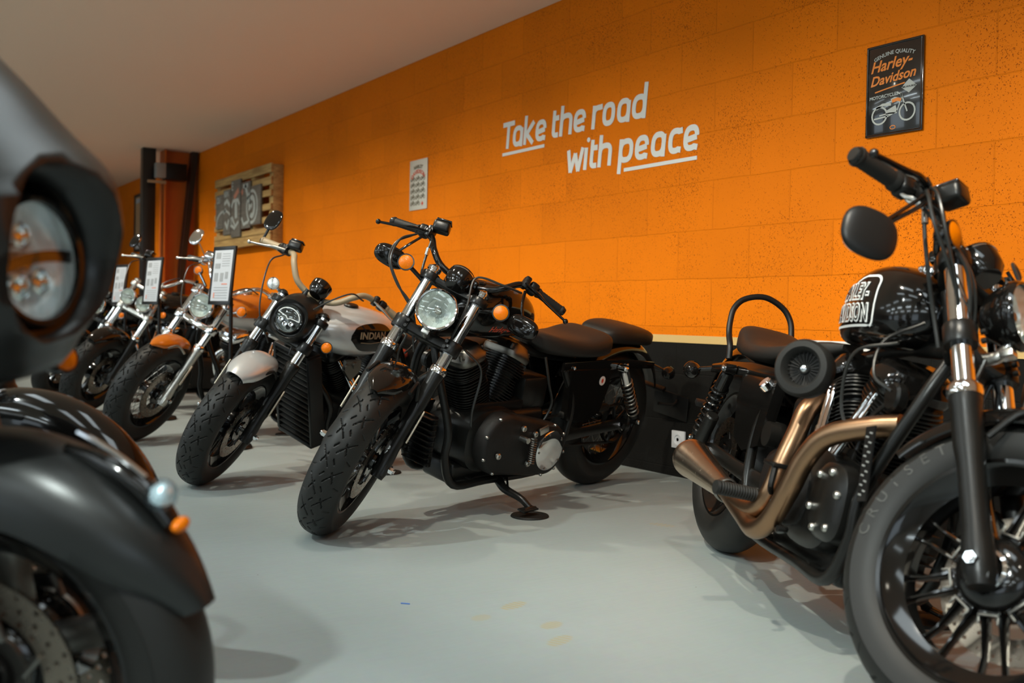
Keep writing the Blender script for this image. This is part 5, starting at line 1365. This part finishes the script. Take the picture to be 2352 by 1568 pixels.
# twin-lamp motorcycle
TX5 = [.62, .70, .85, 1.02, 1.15, 1.22, 1.245]
s5 = cruiser('black motorcycle with two small round headlights side by side', (-8.381, 3.097, -74.9, 11.6, 29.5), (1.62, 29, .12, .33, .32, .14, .16),
    dict(wheel='five', tread=True, sp=.123, col=.340, top=.725, cl=.524, clamp='alu', refl=False, ffender=(.030, .080, 60, 140, 'gloss', .05, .5, .7),
    bar=[(.0, 0, .80), (.0, .06, .803), (-.01, .11, .85), (-.02, .17, .915), (-.06, .24, .942), (-.10, .31, .938), (-.14, .40, .930)], barm='chrome', gripm='grip', boxm='gloss', leverm='alu',
    mirrors=[((-.06, -.27, .955), (-.09, -.42, 1.035), (.012, .045, .062), 'black', 'gloss', -20)], signals=[((.02, .13, .60), (.05, .21, .60), .026, 'gloss', False)],
    speedo=((.03, 0, .765), .045, 'chrome'),
    tank=(TX5, [.76, .83, .90, .925, .90, .86, .82], [.72, .69, .68, .69, .71, .74, .77], [.03, .09, .145, .16, .13, .08, .035], 'gloss'), xf=1.18, xh=1.26, ex=.92, rocker='chrome', derbym='chrome', exm='chrome',
    padlabel='thin black disc under the kickstand of the motorcycle with two headlights'))
for sd in (-1, 1): headlight(s5, (.135, sd * .070, .598), .060, .08, 'chrome', 'chrome')

# last visible machine of the row
s6 = cruiser('black motorcycle with a dark headlight behind the one with two headlights', (-9.75, 3.1, -75, 12.5, 30), (1.62, 29, .12, .32, .32, .13, .15),
    dict(wheel='five', sp=.113, col=.345, top=.66, cl=.48, refl=False, ffender=(.030, .075, 60, 140, 'gloss', .05, .5, .7),
    bar=[(.0, 0, .72), (.0, .06, .722), (.02, .13, .77), (-.03, .20, .80), (-.07, .27, .80), (-.13, .39, .79)], barm='gloss', mirrors=[((-.05, -.25, .82), (-.08, -.31, .93), (.012, .045, .050), 'black', 'gloss', -20)],
    signals=[((.02, .13, .60), (.05, .21, .60), .026, 'gloss', False)], speedo=((.03, 0, .70), .045, 'gloss'),
    tank=(TX5, [.76, .83, .90, .925, .90, .86, .82], [.72, .69, .68, .69, .71, .74, .77], [.03, .09, .145, .16, .13, .08, .035], 'gloss'), xf=1.18, xh=1.26, ex=.92,
    padlabel='thin black disc under the kickstand of the farthest motorcycle'))
headlight(s6, (.13, 0, .575), .080, .11, 'gloss', 'chrome')

# ---- the big touring machine closest to the camera and its neighbour
def fairing(b):
    r = b.root
    Z = [.70, .705, .712, .751, .799, .857, .90, .968, 1.028, 1.118, 1.165, 1.19]
    XC = [1.52, 1.51, 1.50, 1.50, 1.50, 1.49, 1.48, 1.47, 1.43, 1.37, 1.33, 1.31]; A = [.130, .196, .256, .286, .322, .350, .368, .362, .338, .306, .284, .20]; B = [.05, .09, .13, .165, .20, .23, .245, .255, .262, .265, .25, .18]
    g = G(b.S); rings = []
    for i in range(33):
        z = Z[0] + (Z[-1] - Z[0]) * i / 32; xc, a, c = sm(Z, XC, z), sm(Z, A, z), sm(Z, B, z)
        rings.append([(xc + p, q, z) for p, q in superell(48, a, c, .80)])
    g.loft(rings); f = obj('fairing', g, 'matte', r, angle=60)
    # round opening for the lamp, cut through the nose
    TC = b.S @ Matrix.Translation((1.762, 0, .866)) @ Matrix.Rotation(radians(86), 4, 'Y')
    g = G(TC); g.loft([[(-(.100 * k_ * cos(t) * (1.10 if cos(t) > 0 else 1)), .098 * k_ * sin(t), z) for t in [2 * pi * q / 48 for q in range(48)]] for z, k_ in ((-.09, .92), (-.012, .96), (.09, 1.22), (.14, 1.35))])
    cut = obj('cutter', g, 'gloss', r); bpy.context.view_layer.update(); md = f.modifiers.new('cut', 'BOOLEAN'); md.operation = 'DIFFERENCE'; md.solver = 'EXACT'; md.object = cut
    ev = f.evaluated_get(bpy.context.evaluated_depsgraph_get()); me = bpy.data.meshes.new_from_object(ev); f.modifiers.clear(); f.data = me
    bpy.data.objects.remove(cut)
    # dark bezel round the lamp
    T = b.S @ Matrix.Translation((1.762, 0, .866)) @ Matrix.Rotation(radians(86), 4, 'Y')
    g = G(T); rings = []
    for z, k, sh in ((-.018, 1.19, .0), (.002, 1.22, .0), (.006, 1.18, .0), (.004, 1.10, .0), (-.004, 1.05, 0), (-.02, 1.02, 0)):
        rings.append([(-(.088 * k * cos(t) * (1.18 if cos(t) > 0 else .95)) + sh, .080 * k * sin(t), z) for t in [2 * pi * q / 44 for q in range(44)]])
    g.loft(rings, caps=(False, False)); obj('headlight_bezel', g, 'gloss', f)
    T2 = b.S @ Matrix.Translation((1.768, 0, .866)) @ Matrix.Rotation(radians(86), 4, 'Y')
    hp = headlight(b, None, .084, .07, 'gloss', 'gloss', cap=False, Rx=T2, bowl='pale_reflect')
    g = G(T2); g.ribbon([(-.004 + .010 * (q / 10) ** 2 , .074 * q / 10) for q in range(-10, 11)], .016, .003, lambda a, b_, c: (a, b_, -.004 + c)); obj('light_divider', g, 'gloss', hp)
    g = G(T2)
    for (x, y) in ((.030, .02), (.030, -.02), (-.034, 0)): g.lathe([(0, -.03), (.014, -.03), (.018, -.012), (.014, -.010), (.012, -.022), (0, -.026)], (x, y, 0), (0, 0, 1), 18)
    obj('light_pods', g, 'chrome', hp)
    # vent slot and windscreen
    g = G(b.S); sec = []
    for i in range(21):
        t = radians(-48 + 96 * i / 20); z = 1.125; xc, a, c = sm(Z, XC, z), sm(Z, A, z), sm(Z, B, z); sec.append((xc + (a + .004) * cos(t), (c + .004) * sin(t)))
    rings = [[(x + dx, y, z) for dx, z in ((.000, 1.098), (.012, 1.112), (-.006, 1.140), (-.03, 1.13))] for x, y in sec]; g.loft(rings); obj('vent_slot', g, 'plastic', f)
    g = G(b.S); rings = []
    for i in range(21):
        t = radians(-62 + 124 * i / 20); row = []
        for z, dx in ((1.14, 0), (1.20, -.045), (1.26, -.085), (1.30, -.105)): row.append((1.31 + dx + .17 * cos(t), .25 * sin(t) * (1 - (z - 1.14) * .9), z))
        rings.append(row + [(x - .004, y, z) for x, y, z in row[::-1]])
    g.loft(rings); obj('windscreen', g, thin_glass('smoked_screen', (.25, .25, .25), .08), f)
    return f

TXF = [.62, .72, .88, 1.02, 1.16, 1.26, 1.30]
nose = dict(wheel='five', spm='greymetal', rb=.205, both=True, det=2, disc_r=.14, sp=.112, col=.34, top=.62, cl=.46, refl=False, tr=.024, rs=.036,
    ffender=(.033, .096, 18, 150, 'matte', .093, .30, .8), tank=(TXF, [.78, .84, .90, .92, .90, .86, .82], [.72, .69, .68, .69, .71, .74, .77], [.03, .10, .155, .17, .14, .08, .035], 'matte'),
    bar=[(-.13, 0, .66), (-.13, .06, .665), (-.13, .14, .72), (-.16, .22, .76), (-.20, .30, .75), (-.26, .40, .72)], barm='gloss', xf=1.20, xh=1.34, ex=.95, rfm='matte', sidem='matte', pad=False, padlabel='')
f1 = cruiser('large matte charcoal touring motorcycle with a fairing closest to the camera at the left', (-1.59, -1.454, 87.9, 10.3, -49.8), (1.668, 25, .15, .298, .32, .125, .17), nose)
fairing(f1)
signal(f1, (.05, .13, .37), (.135, .185, .360), .024, face=(1, -.15, -.05), body='gloss', stud=True)
# crown lamp on the front fender
g = G(f1.WF); pts = []
for t, rr, w_ in ((70, .334, .006), (63, .340, .012), (56, .344, .016), (50, .346, .018), (44, .345, .018), (39, .340, .015)):
    a = radians(t); pts.append([(rr * cos(a) + p * cos(a), q, rr * sin(a) + p * sin(a)) for p, q in superell(20, w_ * .8, w_, .9)])
g.loft(pts); fl = obj('fender_lamp', g, 'gloss', f1.root)
a = radians(45); g = G(f1.WF); g.ell((.356 * cos(a), 0, .356 * sin(a)), (.022, .022, .026), Matrix.Rotation(radians(30), 3, 'Y'), 20, 14); obj('lens', g, thin_glass('pale_lamp_lens', (.80, .90, .95), .10, .05, 1.0), fl, label='clear faceted lens')
g = G(f1.WF); g.ell((.354 * cos(a), 0, .354 * sin(a)), (.017, .017, .021), Matrix.Rotation(radians(30), 3, 'Y'), 14, 8); obj('lamp_reflector', g, 'reflect', fl, angle=5)
g = G(f1.WF); a = radians(37.5); g.ell((.350 * cos(a), 0, .350 * sin(a)), (.010, .018, .010), nu=14, nv=8); obj('amber_strip', g, 'amber', fl)
g = G(f1.WF); g.tube([(.362 * cos(radians(t)), 0, .362 * sin(radians(t))) for t in (68, 62, 56, 50)], .004, 8, 3); obj('lamp_trim', g, 'chrome', fl)
nose2 = dict(nose); nose2.update(ffender=(.023, .075, 12, 160, 'gloss', .08, .5, .8), rb=.205, det=0, both=False, tank=nose['tank'][:4] + ('gloss',), speedo=((.0, 0, .66), .05, 'gloss'))
f2 = cruiser('black motorcycle mostly hidden behind the large charcoal one, showing only its front mudguard', (-2.5, -1.22, 88, 9, -48), (1.6, 28, .13, .30, .31, .13, .16), nose2)
headlight(f2, (.12, 0, .56), .085, .11, 'gloss', 'chrome')

# ------------------------------------------------------------------ price stands
for i, (x, y, lab) in enumerate(((-5.60, 1.83, 'black-framed price stand between the orange and the silver-tanked motorcycles'), (-7.27, 1.86, 'black-framed price stand in front of the twin-headlight motorcycle, middle one of the three stands'), (-8.75, 1.96, 'farthest of the three black-framed price stands, beside the leftmost visible headlight'))):
    t = empty('price_stand', (x, y, 0)); tag(t, lab, 'sign stand', 'price stands along the row'); t.rotation_euler = (0, 0, radians(13))
    g = G(); g.lathe([(0, 0), (.125, 0), (.130, .008), (.122, .022), (.09, .030), (.02, .034), (0, .034)], axis=(0, 0, 1), n=40); obj('base', g, 'plastic', t)
    g = G(); g.cyl((0, 0, .03), (0, 0, .86), .011, 14); obj('pole', g, 'plastic', t)
    Rb = Matrix.Rotation(radians(-6), 3, 'X'); Tb = Matrix.Translation((-.075, -.012, .985)) @ Rb.to_4x4()
    g = G(Tb)
    for c, s_ in (((0, 0, .158), (.235, .014, .022)), ((0, 0, -.158), (.235, .014, .022)), ((-.108, 0, 0), (.020, .014, .33)), ((.108, 0, 0), (.020, .014, .33))): g.box(c, s_, bev=.002)
    g.box((0, .006, 0), (.22, .006, .32)); fr = obj('board_frame', g, 'frame', t)
    g = G(Tb); g.box((0, -.002, 0), (.198, .006, .295)); obj('paper', g, 'paper', fr)
    g = G(Tb)
    for (px, pz, w_, h_) in ((-.055, .115, .05, .035), (-.055, .055, .055, .03), (-.06, -.01, .04, .05), (.0, -.01, .035, .05), (.05, -.0, .03, .04)): g.box((px, -.0055, pz), (w_, .001, h_))
    for k in range(5): g.box((.0, -.0055, -.07 - .015 * k), (.15, .001, .003))
    for k in range(6): g.box((.03, -.0055, .125 - .014 * k), (.08, .001, .003))
    obj('print', g, 'ink', fr)
    g = G(Tb); g.box((.035, -.0056, -.05), (.06, .001, .008)); g.box((-.065, -.0056, -.115), (.014, .001, .03)); obj('red_print', g, mat('pale_red_print', (.55, .25, .2), .7) if i == 0 else bpy.data.materials['pale_red_print'], fr)
